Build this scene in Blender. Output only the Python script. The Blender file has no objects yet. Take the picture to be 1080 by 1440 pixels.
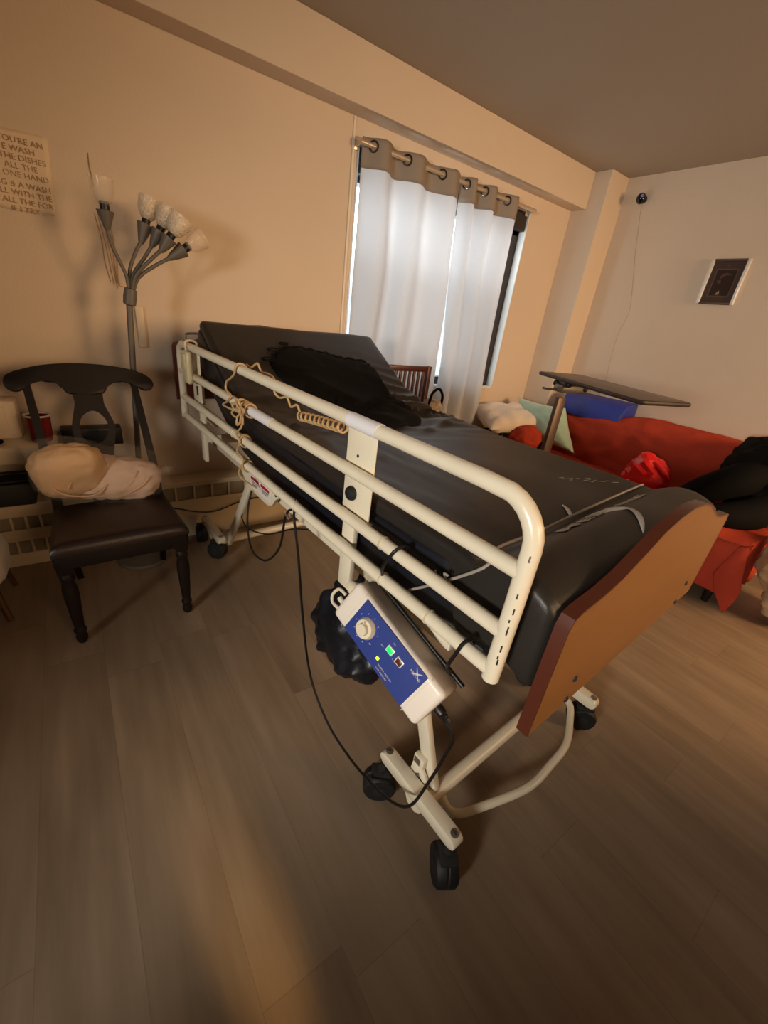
import bpy, bmesh, math, random
from mathutils import Vector, Matrix, noise
R = math.radians
PI = math.pi
random.seed(7)
SC = bpy.context.scene
COL = SC.collection

# ------------------------------------------------------------------ camera
CAM_H = 1.35
RI = ((0.81459399, -0.56783828, 0.11830608), (-0.15911523, -0.41490362, -0.89584448), (0.55778041, 0.71092522, -0.42832971))
cam = bpy.data.cameras.new('camera')
cam.sensor_fit = 'VERTICAL'
cam.sensor_height = 36.0
cam.lens = 577.652 / 1440 * 36.0
cam.clip_start = 0.02
co = bpy.data.objects.new('camera', cam)
COL.objects.link(co)
rgt, dwn, fwd = Vector(RI[0]), Vector(RI[1]), Vector(RI[2])
mrot = Matrix((rgt, -dwn, -fwd)).transposed().to_4x4()
co.matrix_world = Matrix.Translation((0, 0, CAM_H)) @ mrot
SC.camera = co

# ------------------------------------------------------------------ world, lights, exposure
W = bpy.data.worlds.new('overcast_sky')
SC.world = W
W.use_nodes = True
bg = W.node_tree.nodes['Background']
bg.inputs[0].default_value = (0.92, 0.985, 1.0, 1)
bg.inputs[1].default_value = 7.0


def light(name, kind, loc, power, color, size=0.1, target=None, angle=None, blend=0.5, portal=False, sy=None):
    l = bpy.data.lights.new(name, kind)
    l.energy = power
    l.color = color
    if kind == 'AREA':
        l.size = size
        if sy:
            l.shape = 'RECTANGLE'
            l.size_y = sy
        if portal:
            l.cycles.is_portal = True
    else:
        l.shadow_soft_size = size
    if kind == 'SPOT':
        l.spot_size = R(angle)
        l.spot_blend = blend
    o = bpy.data.objects.new(name, l)
    COL.objects.link(o)
    o.location = loc
    if target is not None:
        d = Vector(target) - Vector(loc)
        o.rotation_euler = d.to_track_quat('-Z', 'Y').to_euler()
    return o


light('window_portal', 'AREA', (2.24, 2.60, 1.53), 1, (1, 1, 1), 1.54, target=(2.24, 0, 1.53), portal=True, sy=1.3)
ORANGE = (1.0, 0.62, 0.31)
light('lamp_behind_right', 'SPOT', (3.15, -2.2, 1.9), 460, ORANGE, 0.55, target=(2.5, 1.6, 0.75), angle=88, blend=0.9)
light('added_fill_behind_middle', 'SPOT', (0.9, -2.3, 1.7), 150, (1.0, 0.64, 0.36), 0.50, target=(0.20, 2.2, 0.40), angle=54, blend=0.9)  # added orange fill for the left back wall and chair, no known lamp
light('lamp_left', 'SPOT', (-2.2, -0.5, 1.45), 340, (1.0, 0.95, 0.85), 0.28, target=(3.7, 0.95, 0.85), angle=86, blend=0.9)
light('added_streak_spot', 'SPOT', (0.26, -0.80, 0.40), 75, (1.0, 0.60, 0.20), 0.02, target=(0.125, 0.50, 0.0), angle=11, blend=1.0)  # added narrow spot that lays the warm streak on the floor, no known lamp
SC.view_settings.view_transform = 'Standard'
SC.view_settings.look = 'None'
SC.view_settings.gamma = 1.0
SC.view_settings.use_curve_mapping = False
SC.view_settings.exposure = 0.0


# ------------------------------------------------------------------ materials
def lin(c):
    r = []
    for v in c:
        v = v / 255.0
        r.append(v / 12.92 if v <= 0.04045 else ((v + 0.055) / 1.055) ** 2.4)
    return (r[0], r[1], r[2], 1.0)


MATS = {}


def mat(name, col, rough=0.5, metal=0.0, bump=0.0, bscale=60.0, var=0.0, vscale=6.0, spec=0.5, coat=0.0, sheen=0.0, emit=None, estr=0.0, trans=0.0, alpha=1.0, stretch=None, transl=0.0):
    m = bpy.data.materials.new(name)
    m.use_nodes = True
    nt = m.node_tree
    b = nt.nodes['Principled BSDF']
    c = lin(col)
    b.inputs['Base Color'].default_value = c
    b.inputs['Roughness'].default_value = rough
    b.inputs['Metallic'].default_value = metal
    b.inputs['Specular IOR Level'].default_value = spec
    b.inputs['Coat Weight'].default_value = coat
    b.inputs['Sheen Weight'].default_value = sheen
    b.inputs['Transmission Weight'].default_value = trans
    b.inputs['Alpha'].default_value = alpha
    if emit:
        b.inputs['Emission Color'].default_value = lin(emit)
        b.inputs['Emission Strength'].default_value = estr
    tc = nt.nodes.new('ShaderNodeTexCoord')
    src = tc.outputs['Object']
    if stretch:
        mp = nt.nodes.new('ShaderNodeMapping')
        mp.inputs['Scale'].default_value = stretch
        nt.links.new(src, mp.inputs['Vector'])
        src = mp.outputs['Vector']
    if var > 0:
        n = nt.nodes.new('ShaderNodeTexNoise')
        n.inputs['Scale'].default_value = vscale
        n.inputs['Detail'].default_value = 4
        nt.links.new(src, n.inputs['Vector'])
        r = nt.nodes.new('ShaderNodeValToRGB')
        r.color_ramp.elements[0].position = 0.3
        r.color_ramp.elements[1].position = 0.7
        r.color_ramp.elements[0].color = tuple(v * (1 - var) for v in c[:3]) + (1,)
        r.color_ramp.elements[1].color = tuple(min(1, v * (1 + var)) for v in c[:3]) + (1,)
        nt.links.new(n.outputs['Fac'], r.inputs['Fac'])
        nt.links.new(r.outputs['Color'], b.inputs['Base Color'])
    if bump > 0:
        n2 = nt.nodes.new('ShaderNodeTexNoise')
        n2.inputs['Scale'].default_value = bscale
        n2.inputs['Detail'].default_value = 3
        nt.links.new(src, n2.inputs['Vector'])
        bp = nt.nodes.new('ShaderNodeBump')
        bp.inputs['Strength'].default_value = bump
        bp.inputs['Distance'].default_value = 0.01
        nt.links.new(n2.outputs['Fac'], bp.inputs['Height'])
        nt.links.new(bp.outputs['Normal'], b.inputs['Normal'])
    if transl > 0:
        out = nt.nodes['Material Output']
        tr = nt.nodes.new('ShaderNodeBsdfTranslucent')
        tr.inputs['Color'].default_value = c
        mx = nt.nodes.new('ShaderNodeMixShader')
        mx.inputs[0].default_value = transl
        nt.links.new(b.outputs[0], mx.inputs[1])
        nt.links.new(tr.outputs[0], mx.inputs[2])
        nt.links.new(mx.outputs[0], out.inputs['Surface'])
    MATS[name] = m
    return m


def floor_material():
    m = bpy.data.materials.new('vinyl_plank')
    m.use_nodes = True
    nt = m.node_tree
    N = nt.nodes
    Lk = nt.links.new
    b = N['Principled BSDF']
    tc = N.new('ShaderNodeTexCoord')
    sp = N.new('ShaderNodeSeparateXYZ')
    Lk(tc.outputs['Object'], sp.inputs[0])

    def M(op, a, bb=None, c=None):
        n = N.new('ShaderNodeMath')
        n.operation = op
        for i, v in enumerate((a, bb, c)):
            if v is None:
                continue
            if isinstance(v, (int, float)):
                n.inputs[i].default_value = v
            else:
                Lk(v, n.inputs[i])
        return n.outputs[0]
    PW, PL = 0.1915, 1.22
    u = M('DIVIDE', M('SUBTRACT', sp.outputs[0], 0.107 - PW * 40), PW)
    iu = M('FLOOR', u)
    fu = M('FRACT', u)
    wn = N.new('ShaderNodeTexWhiteNoise')
    wn.noise_dimensions = '1D'
    Lk(iu, wn.inputs['W'])
    off = M('MULTIPLY', wn.outputs['Value'], 1.0)
    v = M('ADD', M('DIVIDE', M('ADD', sp.outputs[1], 30.0), PL), off)
    iv = M('FLOOR', v)
    fv = M('FRACT', v)
    wn2 = N.new('ShaderNodeTexWhiteNoise')
    wn2.noise_dimensions = '2D'
    cb = N.new('ShaderNodeCombineXYZ')
    Lk(iu, cb.inputs[0])
    Lk(iv, cb.inputs[1])
    Lk(cb.outputs[0], wn2.inputs['Vector'])
    # grain
    cb2 = N.new('ShaderNodeCombineXYZ')
    Lk(M('MULTIPLY', sp.outputs[0], 26.0), cb2.inputs[0])
    Lk(M('MULTIPLY', sp.outputs[1], 2.2), cb2.inputs[1])
    Lk(M('MULTIPLY', wn2.outputs['Value'], 40.0), cb2.inputs[2])
    g = N.new('ShaderNodeTexNoise')
    g.inputs['Scale'].default_value = 1.0
    g.inputs['Detail'].default_value = 6
    g.inputs['Roughness'].default_value = 0.6
    Lk(cb2.outputs[0], g.inputs['Vector'])
    cb3 = N.new('ShaderNodeCombineXYZ')
    Lk(M('MULTIPLY', sp.outputs[0], 7.0), cb3.inputs[0])
    Lk(M('MULTIPLY', sp.outputs[1], 1.6), cb3.inputs[1])
    Lk(M('MULTIPLY', wn2.outputs['Value'], 20.0), cb3.inputs[2])
    g2 = N.new('ShaderNodeTexNoise')
    g2.inputs['Scale'].default_value = 1.0
    g2.inputs['Detail'].default_value = 3
    Lk(cb3.outputs[0], g2.inputs['Vector'])
    t = M('ADD', M('MULTIPLY', g.outputs['Fac'], 0.45), M('MULTIPLY', g2.outputs['Fac'], 0.55))
    t = M('ADD', t, M('MULTIPLY', M('SUBTRACT', wn2.outputs['Value'], 0.5), 0.07))
    ramp = N.new('ShaderNodeValToRGB')
    e = ramp.color_ramp.elements
    e[0].position = 0.25
    e[0].color = lin((114, 96, 78))
    e[1].position = 0.78
    e[1].color = lin((160, 139, 117))
    k = ramp.color_ramp.elements.new(0.5)
    k.color = lin((137, 117, 96))
    Lk(t, ramp.inputs['Fac'])
    # seams
    su = M('LESS_THAN', M('MINIMUM', fu, M('SUBTRACT', 1.0, fu)), 0.0055)
    sv = M('LESS_THAN', M('MINIMUM', fv, M('SUBTRACT', 1.0, fv)), 0.0012)
    seam = M('MULTIPLY', M('MAXIMUM', su, sv), 0.22)
    mx = N.new('ShaderNodeMix')
    mx.data_type = 'RGBA'
    Lk(seam, mx.inputs[0])
    Lk(ramp.outputs['Color'], mx.inputs[6])
    mx.inputs[7].default_value = lin((70, 52, 38))
    Lk(mx.outputs[2], b.inputs['Base Color'])
    Lk(M('ADD', M('MULTIPLY', g2.outputs['Fac'], 0.22), 0.36), b.inputs['Roughness'])
    b.inputs['Specular IOR Level'].default_value = 0.4
    bp = N.new('ShaderNodeBump')
    bp.inputs['Strength'].default_value = 0.25
    bp.inputs['Distance'].default_value = 0.003
    Lk(M('SUBTRACT', M('MULTIPLY', g.outputs['Fac'], 0.4), seam), bp.inputs['Height'])
    Lk(bp.outputs['Normal'], b.inputs['Normal'])
    return m


M_floor = floor_material()
M_wall = mat('painted_wall', (214, 195, 174), 0.62, bump=0.10, bscale=90, var=0.02, vscale=2.0, spec=0.3)
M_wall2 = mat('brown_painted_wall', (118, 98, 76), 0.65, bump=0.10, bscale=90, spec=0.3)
M_ceil = mat('painted_ceiling', (172, 160, 144), 0.8, bump=0.08, bscale=120, spec=0.2)
M_trim = mat('painted_trim', (226, 214, 194), 0.45, bump=0.03)
M_enamel = mat('cream_enamel', (226, 214, 190), 0.26, bump=0.015, bscale=200, var=0.03, vscale=14, spec=0.55)
M_sleeve = mat('white_plastic_sleeve', (228, 224, 226), 0.35)
M_rubber = mat('black_rubber', (18, 18, 19), 0.6, bump=0.04)
M_steel = mat('dull_steel', (150, 145, 138), 0.35, metal=0.9)
M_chrome = mat('chrome', (200, 200, 200), 0.15, metal=1.0)
M_fboard = mat('cherry_laminate', (140, 96, 52), 0.42, var=0.06, vscale=3, spec=0.4, stretch=(1, 8, 14))
M_fedge = mat('dark_cherry_edge', (82, 38, 24), 0.35, var=0.08, vscale=6)
M_hboard = mat('burgundy_laminate', (82, 22, 18), 0.4, var=0.08)
M_cover = mat('charcoal_vinyl_fabric', (37, 33, 30), 0.43, bump=0.08, bscale=300, var=0.06, vscale=10, spec=0.45)
M_navy = mat('navy_vinyl_fabric', (17, 19, 27), 0.4, bump=0.06, bscale=260, var=0.1, vscale=6)
M_black = mat('black_cloth', (10, 8, 7), 0.85, bump=0.15, bscale=220, spec=0.15)
M_white_print = mat('white_print', (205, 198, 190), 0.6)
M_strap = mat('grey_white_strap', (150, 141, 132), 0.5)
M_deck = mat('dark_deck_steel', (30, 29, 30), 0.6)
M_redlabel = mat('red_label_ink', (160, 30, 40), 0.5)
M_label = mat('label_paper', (222, 214, 206), 0.5)
M_pump = mat('pump_case_plastic', (226, 214, 202), 0.4, bump=0.02, bscale=300)
M_blue = mat('blue_face_panel', (32, 52, 128), 0.45)
M_dial = mat('dial_plastic', (216, 204, 180), 0.35)
M_green = mat('lit_green_switch', (10, 150, 70), 0.3, emit=(20, 235, 110), estr=0.9)
M_led = mat('lit_yellow_lamp', (200, 230, 40), 0.3, emit=(215, 255, 40), estr=1.2)
M_brown = mat('brown_switch', (92, 40, 20), 0.3)
M_darkwood = mat('espresso_wood', (24, 15, 11), 0.45, spec=0.3, var=0.15, vscale=5, bump=0.03, stretch=(6, 6, 1))
M_leather = mat('dark_brown_leather', (36, 20, 15), 0.38, bump=0.12, bscale=160, var=0.1, vscale=8)
M_pillowpeach = mat('cream_pillow_fabric', (214, 172, 128), 0.6, bump=0.05, bscale=120, var=0.05)
M_pillowpink = mat('pale_pink_pillow_fabric', (222, 186, 160), 0.6, bump=0.05, bscale=120, var=0.05)
M_lampgrey = mat('grey_painted_metal', (100, 92, 82), 0.5)
M_socket = mat('black_socket', (14, 13, 12), 0.45)
M_paper = mat('note_paper', (226, 204, 176), 0.8)
M_ink = mat('brown_marker_ink', (164, 134, 102), 0.8)
M_redcup = mat('dark_red_enamel', (120, 22, 14), 0.25)
M_rod = mat('cream_rod_metal', (205, 188, 166), 0.25, metal=0.5)
M_grommet = mat('dark_nickel', (95, 82, 70), 0.25, metal=0.9)
M_frame = mat('dark_bronze_window_frame', (46, 38, 34), 0.45)
M_jamb = mat('white_window_jamb', (226, 228, 228), 0.5)
M_screen = mat('insect_screen_grey', (150, 158, 164), 0.7, alpha=0.45)
M_glass = mat('window_glass', (240, 248, 250), 0.02, trans=1.0, alpha=0.25)
M_rust = mat('rust_throw_fabric', (172, 62, 42), 0.9, bump=0.25, bscale=180, var=0.08, vscale=6, spec=0.15)
M_rustdark = mat('dark_sofa_fabric', (60, 22, 18), 0.85, bump=0.15)
M_teal = mat('pale_aqua_plush', (168, 200, 182), 0.9, bump=0.5, bscale=140, var=0.07, vscale=14, sheen=0.5)
M_whitecotton = mat('white_cotton', (226, 214, 202), 0.75, bump=0.08, bscale=160)
M_bluefoam = mat('blue_vinyl_foam', (34, 52, 150), 0.5, bump=0.05, bscale=200)
M_redbag = mat('red_plastic_film', (224, 24, 28), 0.28, spec=0.6)
M_beige = mat('beige_cloth', (214, 178, 134), 0.75, bump=0.1, bscale=150)
M_tabletop = mat('grey_brown_laminate', (118, 102, 92), 0.4, var=0.25, vscale=10, stretch=(3, 1, 1))
M_tableedge = mat('dark_table_edge', (48, 34, 26), 0.5)
M_bronze = mat('bronze_post_metal', (88, 68, 56), 0.4, metal=0.3)
M_silver = mat('silver_frame', (228, 225, 218), 0.3, metal=0.15)
M_mount = mat('brown_mount', (62, 42, 32), 0.6)
M_mount2 = mat('brown_mount_line', (92, 68, 54), 0.6)
M_photo = mat('dark_sepia_photo', (40, 22, 14), 0.35)
M_photo2 = mat('sepia_midtone', (78, 54, 42), 0.4)
M_photo3 = mat('sepia_light', (150, 126, 108), 0.4)
M_camball = mat('glossy_black_camera', (12, 12, 20), 0.1)
M_lens = mat('lens_blue_highlight', (110, 130, 210), 0.1)  # bluish highlight on the lens put into its base colour
M_wire = mat('tan_wire', (170, 142, 112), 0.6)
M_beigecord = mat('tan_cord', (186, 152, 106), 0.5)
M_blackcord = mat('black_cord', (16, 13, 12), 0.45)
M_pendant = mat('cream_handset', (206, 190, 154), 0.4)
M_radiator = mat('cream_radiator_paint', (208, 188, 156), 0.5, var=0.03)
M_grille = mat('grey_mesh_grille', (160, 146, 122), 0.7, bump=0.6, bscale=500)
M_redwood = mat('red_brown_wood', (84, 34, 22), 0.4, var=0.12, stretch=(1, 1, 5))
M_floral = mat('cream_floral_fabric', (190, 170, 148), 0.7, var=0.5, vscale=30)
M_building = mat('grey_brick', (176, 182, 188), 0.9, var=0.1, vscale=2)
M_brass = mat('bronze_leg_metal', (110, 80, 52), 0.4, metal=0.6)
M_plate = mat('ivory_plate', (214, 196, 170), 0.5)


def shade_mat():
    m = bpy.data.materials.new('clear_patterned_plastic')
    m.use_nodes = True
    nt = m.node_tree
    b = nt.nodes['Principled BSDF']
    b.inputs['Base Color'].default_value = lin((236, 220, 196))
    b.inputs['Roughness'].default_value = 0.25
    b.inputs['Alpha'].default_value = 0.34
    v = nt.nodes.new('ShaderNodeTexVoronoi')
    v.inputs['Scale'].default_value = 90
    tc = nt.nodes.new('ShaderNodeTexCoord')
    nt.links.new(tc.outputs['Object'], v.inputs['Vector'])
    bp = nt.nodes.new('ShaderNodeBump')
    bp.inputs['Strength'].default_value = 0.8
    bp.inputs['Distance'].default_value = 0.004
    nt.links.new(v.outputs['Distance'], bp.inputs['Height'])
    nt.links.new(bp.outputs['Normal'], b.inputs['Normal'])
    r = nt.nodes.new('ShaderNodeMapRange')
    r.inputs[1].default_value = 0.0
    r.inputs[2].default_value = 0.6
    r.inputs[3].default_value = 0.22
    r.inputs[4].default_value = 0.55
    nt.links.new(v.outputs['Distance'], r.inputs[0])
    nt.links.new(r.outputs[0], b.inputs['Alpha'])
    return m


M_shade = shade_mat()
M_clear = mat('clear_plastic', (232, 214, 190), 0.15, alpha=0.16)
M_film = mat('clear_film', (250, 232, 206), 0.10, alpha=0.055, bump=0.5, bscale=18)
M_curtain = mat('sheer_white_curtain', (222, 222, 224), 0.9, bump=0.06, bscale=400, spec=0.1, transl=0.55)


M_header = mat('doubled_curtain_header', (158, 146, 135), 0.9, bump=0.06, bscale=400, spec=0.1, transl=0.12)


# ------------------------------------------------------------------ mesh helpers
class MB:
    def __init__(self):
        self.bm = bmesh.new()

    def box(self, c, s, rot=None, bev=0.0, seg=2):
        r = bmesh.ops.create_cube(self.bm, size=1.0)
        vs = r['verts']
        mt = Matrix.Translation(c) @ ((rot.to_4x4()) if rot is not None else Matrix.Identity(4)) @ Matrix.Diagonal((s[0], s[1], s[2], 1))
        bmesh.ops.transform(self.bm, matrix=mt, verts=vs)
        if bev > 0:
            es = list({e for v in vs for e in v.link_edges})
            bmesh.ops.bevel(self.bm, geom=es, offset=bev, segments=seg, profile=0.5, affect='EDGES')
        return self

    def tube(self, pts, r, n=12, smooth=0, closed=False, caps=True):
        pts = [Vector(p) for p in pts]
        rad = list(r) if isinstance(r, (list, tuple)) else [r] * len(pts)
        if smooth:
            pts, rad = catmull(pts, rad, smooth, closed)
        m = len(pts)
        tang = []
        for i in range(m):
            if closed:
                t = pts[(i + 1) % m] - pts[i - 1]
            else:
                t = pts[min(i + 1, m - 1)] - pts[max(i - 1, 0)]
            tang.append(t.normalized() if t.length > 1e-9 else Vector((0, 0, 1)))
        up = Vector((0, 0, 1)) if abs(tang[0].z) < 0.9 else Vector((1, 0, 0))
        nrm = tang[0].cross(up).normalized()
        rings = []
        for i in range(m):
            nrm = nrm - tang[i] * nrm.dot(tang[i])
            if nrm.length < 1e-6:
                nrm = tang[i].orthogonal()
            nrm.normalize()
            bn = tang[i].cross(nrm)
            rings.append([self.bm.verts.new(pts[i] + (nrm * math.cos(2 * PI * k / n) + bn * math.sin(2 * PI * k / n)) * rad[i]) for k in range(n)])
        for i in range(m if closed else m - 1):
            a, b = rings[i], rings[(i + 1) % m]
            for k in range(n):
                self.bm.faces.new((a[k], a[(k + 1) % n], b[(k + 1) % n], b[k]))
        if caps and not closed:
            self.bm.faces.new(rings[0][::-1])
            self.bm.faces.new(rings[-1])
        return self

    def lathe(self, prof, c=(0, 0, 0), rot=None, n=24, caps=True):
        mt = Matrix.Translation(c) @ ((rot.to_4x4()) if rot is not None else Matrix.Identity(4))
        rings = []
        for (r, z) in prof:
            rings.append([self.bm.verts.new(mt @ Vector((r * math.cos(2 * PI * k / n), r * math.sin(2 * PI * k / n), z))) for k in range(n)])
        for a, b in zip(rings[:-1], rings[1:]):
            for k in range(n):
                self.bm.faces.new((a[k], a[(k + 1) % n], b[(k + 1) % n], b[k]))
        if caps:
            self.bm.faces.new(rings[0][::-1])
            self.bm.faces.new(rings[-1])
        return self

    def prism(self, poly, O, U, V, N, hole=None, bev=0.0):
        """2-D outline in the plane O + x U + y V, thickened along N"""
        O, U, V, N = Vector(O), Vector(U), Vector(V), Vector(N)
        new = []
        a = [self.bm.verts.new(O + U * x + V * y) for x, y in poly]
        b = [self.bm.verts.new(O + U * x + V * y + N) for x, y in poly]
        n = len(poly)
        new += a + b
        for k in range(n):
            self.bm.faces.new((a[k], a[(k + 1) % n], b[(k + 1) % n], b[k]))
        if hole is None:
            self.bm.faces.new(a[::-1])
            self.bm.faces.new(b)
            if bev > 0:
                es = [e for e in {e for v in a + b for e in v.link_edges} if (e.verts[0] in a) == (e.verts[1] in a)]
                bmesh.ops.bevel(self.bm, geom=es, offset=bev, segments=2, profile=0.5, affect='EDGES')
        else:
            ha = [self.bm.verts.new(O + U * x + V * y) for x, y in hole]
            hb = [self.bm.verts.new(O + U * x + V * y + N) for x, y in hole]
            h = len(hole)
            for k in range(h):
                self.bm.faces.new((ha[(k + 1) % h], ha[k], hb[k], hb[(k + 1) % h]))
            for outer, inner in ((a, ha), (b, hb)):
                es = []
                for lst in (outer, inner):
                    for k in range(len(lst)):
                        e = self.bm.edges.get((lst[k], lst[(k + 1) % len(lst)]))
                        es.append(e)
                bmesh.ops.triangle_fill(self.bm, edges=es, use_beauty=True)
        return self

    def grid(self, fn, nu, nv, closed_u=False, closed_v=False):
        g = [[self.bm.verts.new(fn(i / (nu if closed_u else nu - 1), j / (nv if closed_v else nv - 1))) for j in range(nv)] for i in range(nu)]
        for i in range(nu if closed_u else nu - 1):
            for j in range(nv if closed_v else nv - 1):
                self.bm.faces.new((g[i][j], g[(i + 1) % nu][j], g[(i + 1) % nu][(j + 1) % nv], g[i][(j + 1) % nv]))
        return g

    def blob(self, c, r, rot=None, e1=1.0, e2=1.0, namp=0.0, nfreq=3.0, seed=0.0, nu=40, nv=24, fn=None):
        """superellipsoid with noise"""
        mt = Matrix.Translation(c) @ ((rot.to_4x4()) if rot is not None else Matrix.Identity(4))

        def sg(x, e):
            return math.copysign(abs(x) ** e, x)
        rows = []
        for j in range(nv + 1):
            ph = -PI / 2 + PI * j / nv
            row = []
            cnt = 1 if j in (0, nv) else nu
            for i in range(cnt):
                th = 2 * PI * i / nu
                p = Vector((sg(math.cos(ph), e1) * sg(math.cos(th), e2), sg(math.cos(ph), e1) * sg(math.sin(th), e2), sg(math.sin(ph), e1)))
                q = Vector((p.x * r[0], p.y * r[1], p.z * r[2]))
                if namp:
                    d = noise.noise(q * nfreq + Vector((seed, seed * 1.7, seed * 0.3)))
                    d2 = noise.noise(q * nfreq * 2.7 + Vector((seed + 5, seed, 0)))
                    f = namp * (d + 0.5 * (abs(d2) * 2 - 0.6))
                    ln = max(p.length, 1e-6)
                    q = q + Vector((p.x / r[0], p.y / r[1], p.z / r[2])).normalized() * f if ln else q
                if fn:
                    q = fn(q)
                row.append(self.bm.verts.new(mt @ q))
            rows.append(row)
        for j in range(nv):
            a, b = rows[j], rows[j + 1]
            for i in range(nu):
                i2 = (i + 1) % nu
                if len(a) == 1:
                    self.bm.faces.new((a[0], b[i2], b[i]))
                elif len(b) == 1:
                    self.bm.faces.new((a[i], a[i2], b[0]))
                else:
                    self.bm.faces.new((a[i], a[i2], b[i2], b[i]))
        return self

    def add_mesh(self, me, mt):
        off = len(self.bm.verts)
        self.bm.from_mesh(me)
        self.bm.verts.ensure_lookup_table()
        bmesh.ops.transform(self.bm, matrix=mt, verts=self.bm.verts[off:])
        return self


def catmull(pts, rad, s, closed=False):
    out, ro = [], []
    n = len(pts)
    segs = n if closed else n - 1
    for i in range(segs):
        if closed:
            p0, p1, p2, p3 = pts[i - 1], pts[i], pts[(i + 1) % n], pts[(i + 2) % n]
            r1, r2 = rad[i], rad[(i + 1) % n]
        else:
            p0, p1, p2, p3 = pts[max(i - 1, 0)], pts[i], pts[i + 1], pts[min(i + 2, n - 1)]
            r1, r2 = rad[i], rad[i + 1]
        for k in range(s):
            t = k / s
            out.append(0.5 * ((2 * p1) + (p2 - p0) * t + (2 * p0 - 5 * p1 + 4 * p2 - p3) * t * t + (3 * p1 - p0 - 3 * p2 + p3) * t ** 3))
            ro.append(r1 + (r2 - r1) * t)
    if not closed:
        out.append(pts[-1])
        ro.append(rad[-1])
    return out, ro


def smooth2(poly, s=4):
    p, _ = catmull([Vector((x, y, 0)) for x, y in poly], [1] * len(poly), s, True)
    return [(v.x, v.y) for v in p]


def text_mesh(s, size, spacing=1.0, ext=0.0, bold=0.0):
    cu = bpy.data.curves.new('lettering', 'FONT')
    cu.body = s
    cu.size = size
    cu.extrude = ext
    cu.offset = bold
    cu.resolution_u = 2
    cu.space_character = spacing
    o = bpy.data.objects.new('lettering', cu)
    COL.objects.link(o)
    bpy.context.view_layer.update()
    dg = bpy.context.evaluated_depsgraph_get()
    me = bpy.data.meshes.new_from_object(o.evaluated_get(dg))
    bpy.data.objects.remove(o)
    return me


OFF = {}
BEDA = 0.06233
BEDROT = Matrix.Rotation(BEDA, 4, 'Z')


def thing(name, label, cat, base, group=None, frame=None):
    """Empty at the base of a thing; parts are then given in the same frame as base"""
    o = bpy.data.objects.new(name, None)
    o.empty_display_size = 0.05
    COL.objects.link(o)
    b = Vector(base)
    if frame == 'bed':
        o.location = BEDROT @ b
        o.rotation_euler = (0, 0, BEDA)
    else:
        o.location = b
    OFF[o] = b
    o['label'] = label
    o['category'] = cat
    if group:
        o['group'] = group
    return o


def obj(name, mb, m, parent=None, label=None, cat=None, group=None, kind=None, frame=None, smooth=True, angle=38):
    bm = mb.bm
    bmesh.ops.recalc_face_normals(bm, faces=bm.faces)
    if parent is not None:
        off = OFF[parent]
    elif kind == 'structure':
        off = Vector((0, 0, 0))
    else:
        xs = [v.co.x for v in bm.verts]
        ys = [v.co.y for v in bm.verts]
        zs = [v.co.z for v in bm.verts]
        off = Vector(((min(xs) + max(xs)) / 2, (min(ys) + max(ys)) / 2, min(zs)))
    bmesh.ops.translate(bm, verts=bm.verts, vec=-off)
    me = bpy.data.meshes.new(name)
    bm.to_mesh(me)
    bm.free()
    me.materials.append(m)
    if smooth:
        me.polygons.foreach_set('use_smooth', [True] * len(me.polygons))
        me.set_sharp_from_angle(angle=R(angle))
    o = bpy.data.objects.new(name, me)
    COL.objects.link(o)
    OFF[o] = off
    if parent is not None:
        o.parent = parent
    elif frame == 'bed':
        o.location = BEDROT @ off
        o.rotation_euler = (0, 0, BEDA)
    else:
        o.location = off
    if label:
        o['label'] = label
    if cat:
        o['category'] = cat
    if group:
        o['group'] = group
    if kind:
        o['kind'] = kind
    return o


def struct(name, mb, m, smooth=False, parent=None):
    return obj(name, mb, m, parent, kind='structure' if parent is None else None, smooth=smooth)


# ------------------------------------------------------------------ room shell
XL, XR, YB, YW, ZC = -2.4, 3.747, -2.6, 2.531, 2.531
struct('floor', MB().box(((XL + XR) / 2, (YB + YW) / 2, -0.05), (XR - XL + 0.6, YW - YB + 0.6, 0.1)), M_floor)
struct('ceiling', MB().box(((XL + XR) / 2, (YB + YW) / 2, ZC + 0.05), (XR - XL + 0.6, YW - YB + 0.6, 0.1)), M_ceil)
WX0, WX1, WZ0, WZ1 = 1.47, 3.01, 0.886, 2.178
T = 0.24
wb = MB()
wb.box(((XL - .3 + WX0) / 2, YW + T / 2, ZC / 2), (WX0 - XL + .3, T, ZC))
wb.box(((XR + .3 + WX1) / 2, YW + T / 2, ZC / 2), (XR + .3 - WX1, T, ZC))
wb.box(((WX0 + WX1) / 2, YW + T / 2, WZ0 / 2), (WX1 - WX0, T, WZ0))
wb.box(((WX0 + WX1) / 2, YW + T / 2, (WZ1 + ZC) / 2), (WX1 - WX0, T, ZC - WZ1))
struct('wall_back', wb, M_wall)
struct('wall_right', MB().box((XR + 0.1, (YB + YW) / 2, ZC / 2), (0.2, YW - YB + 0.6, ZC)), M_wall)
struct('wall_left', MB().box((XL - 0.1, (YB + YW) / 2, ZC / 2), (0.2, YW - YB + 0.6, ZC)), M_wall2)
struct('wall_front', MB().box(((XL + XR) / 2, YB - 0.1, ZC / 2), (XR - XL + 0.6, 0.2, ZC)), M_wall2)
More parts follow.
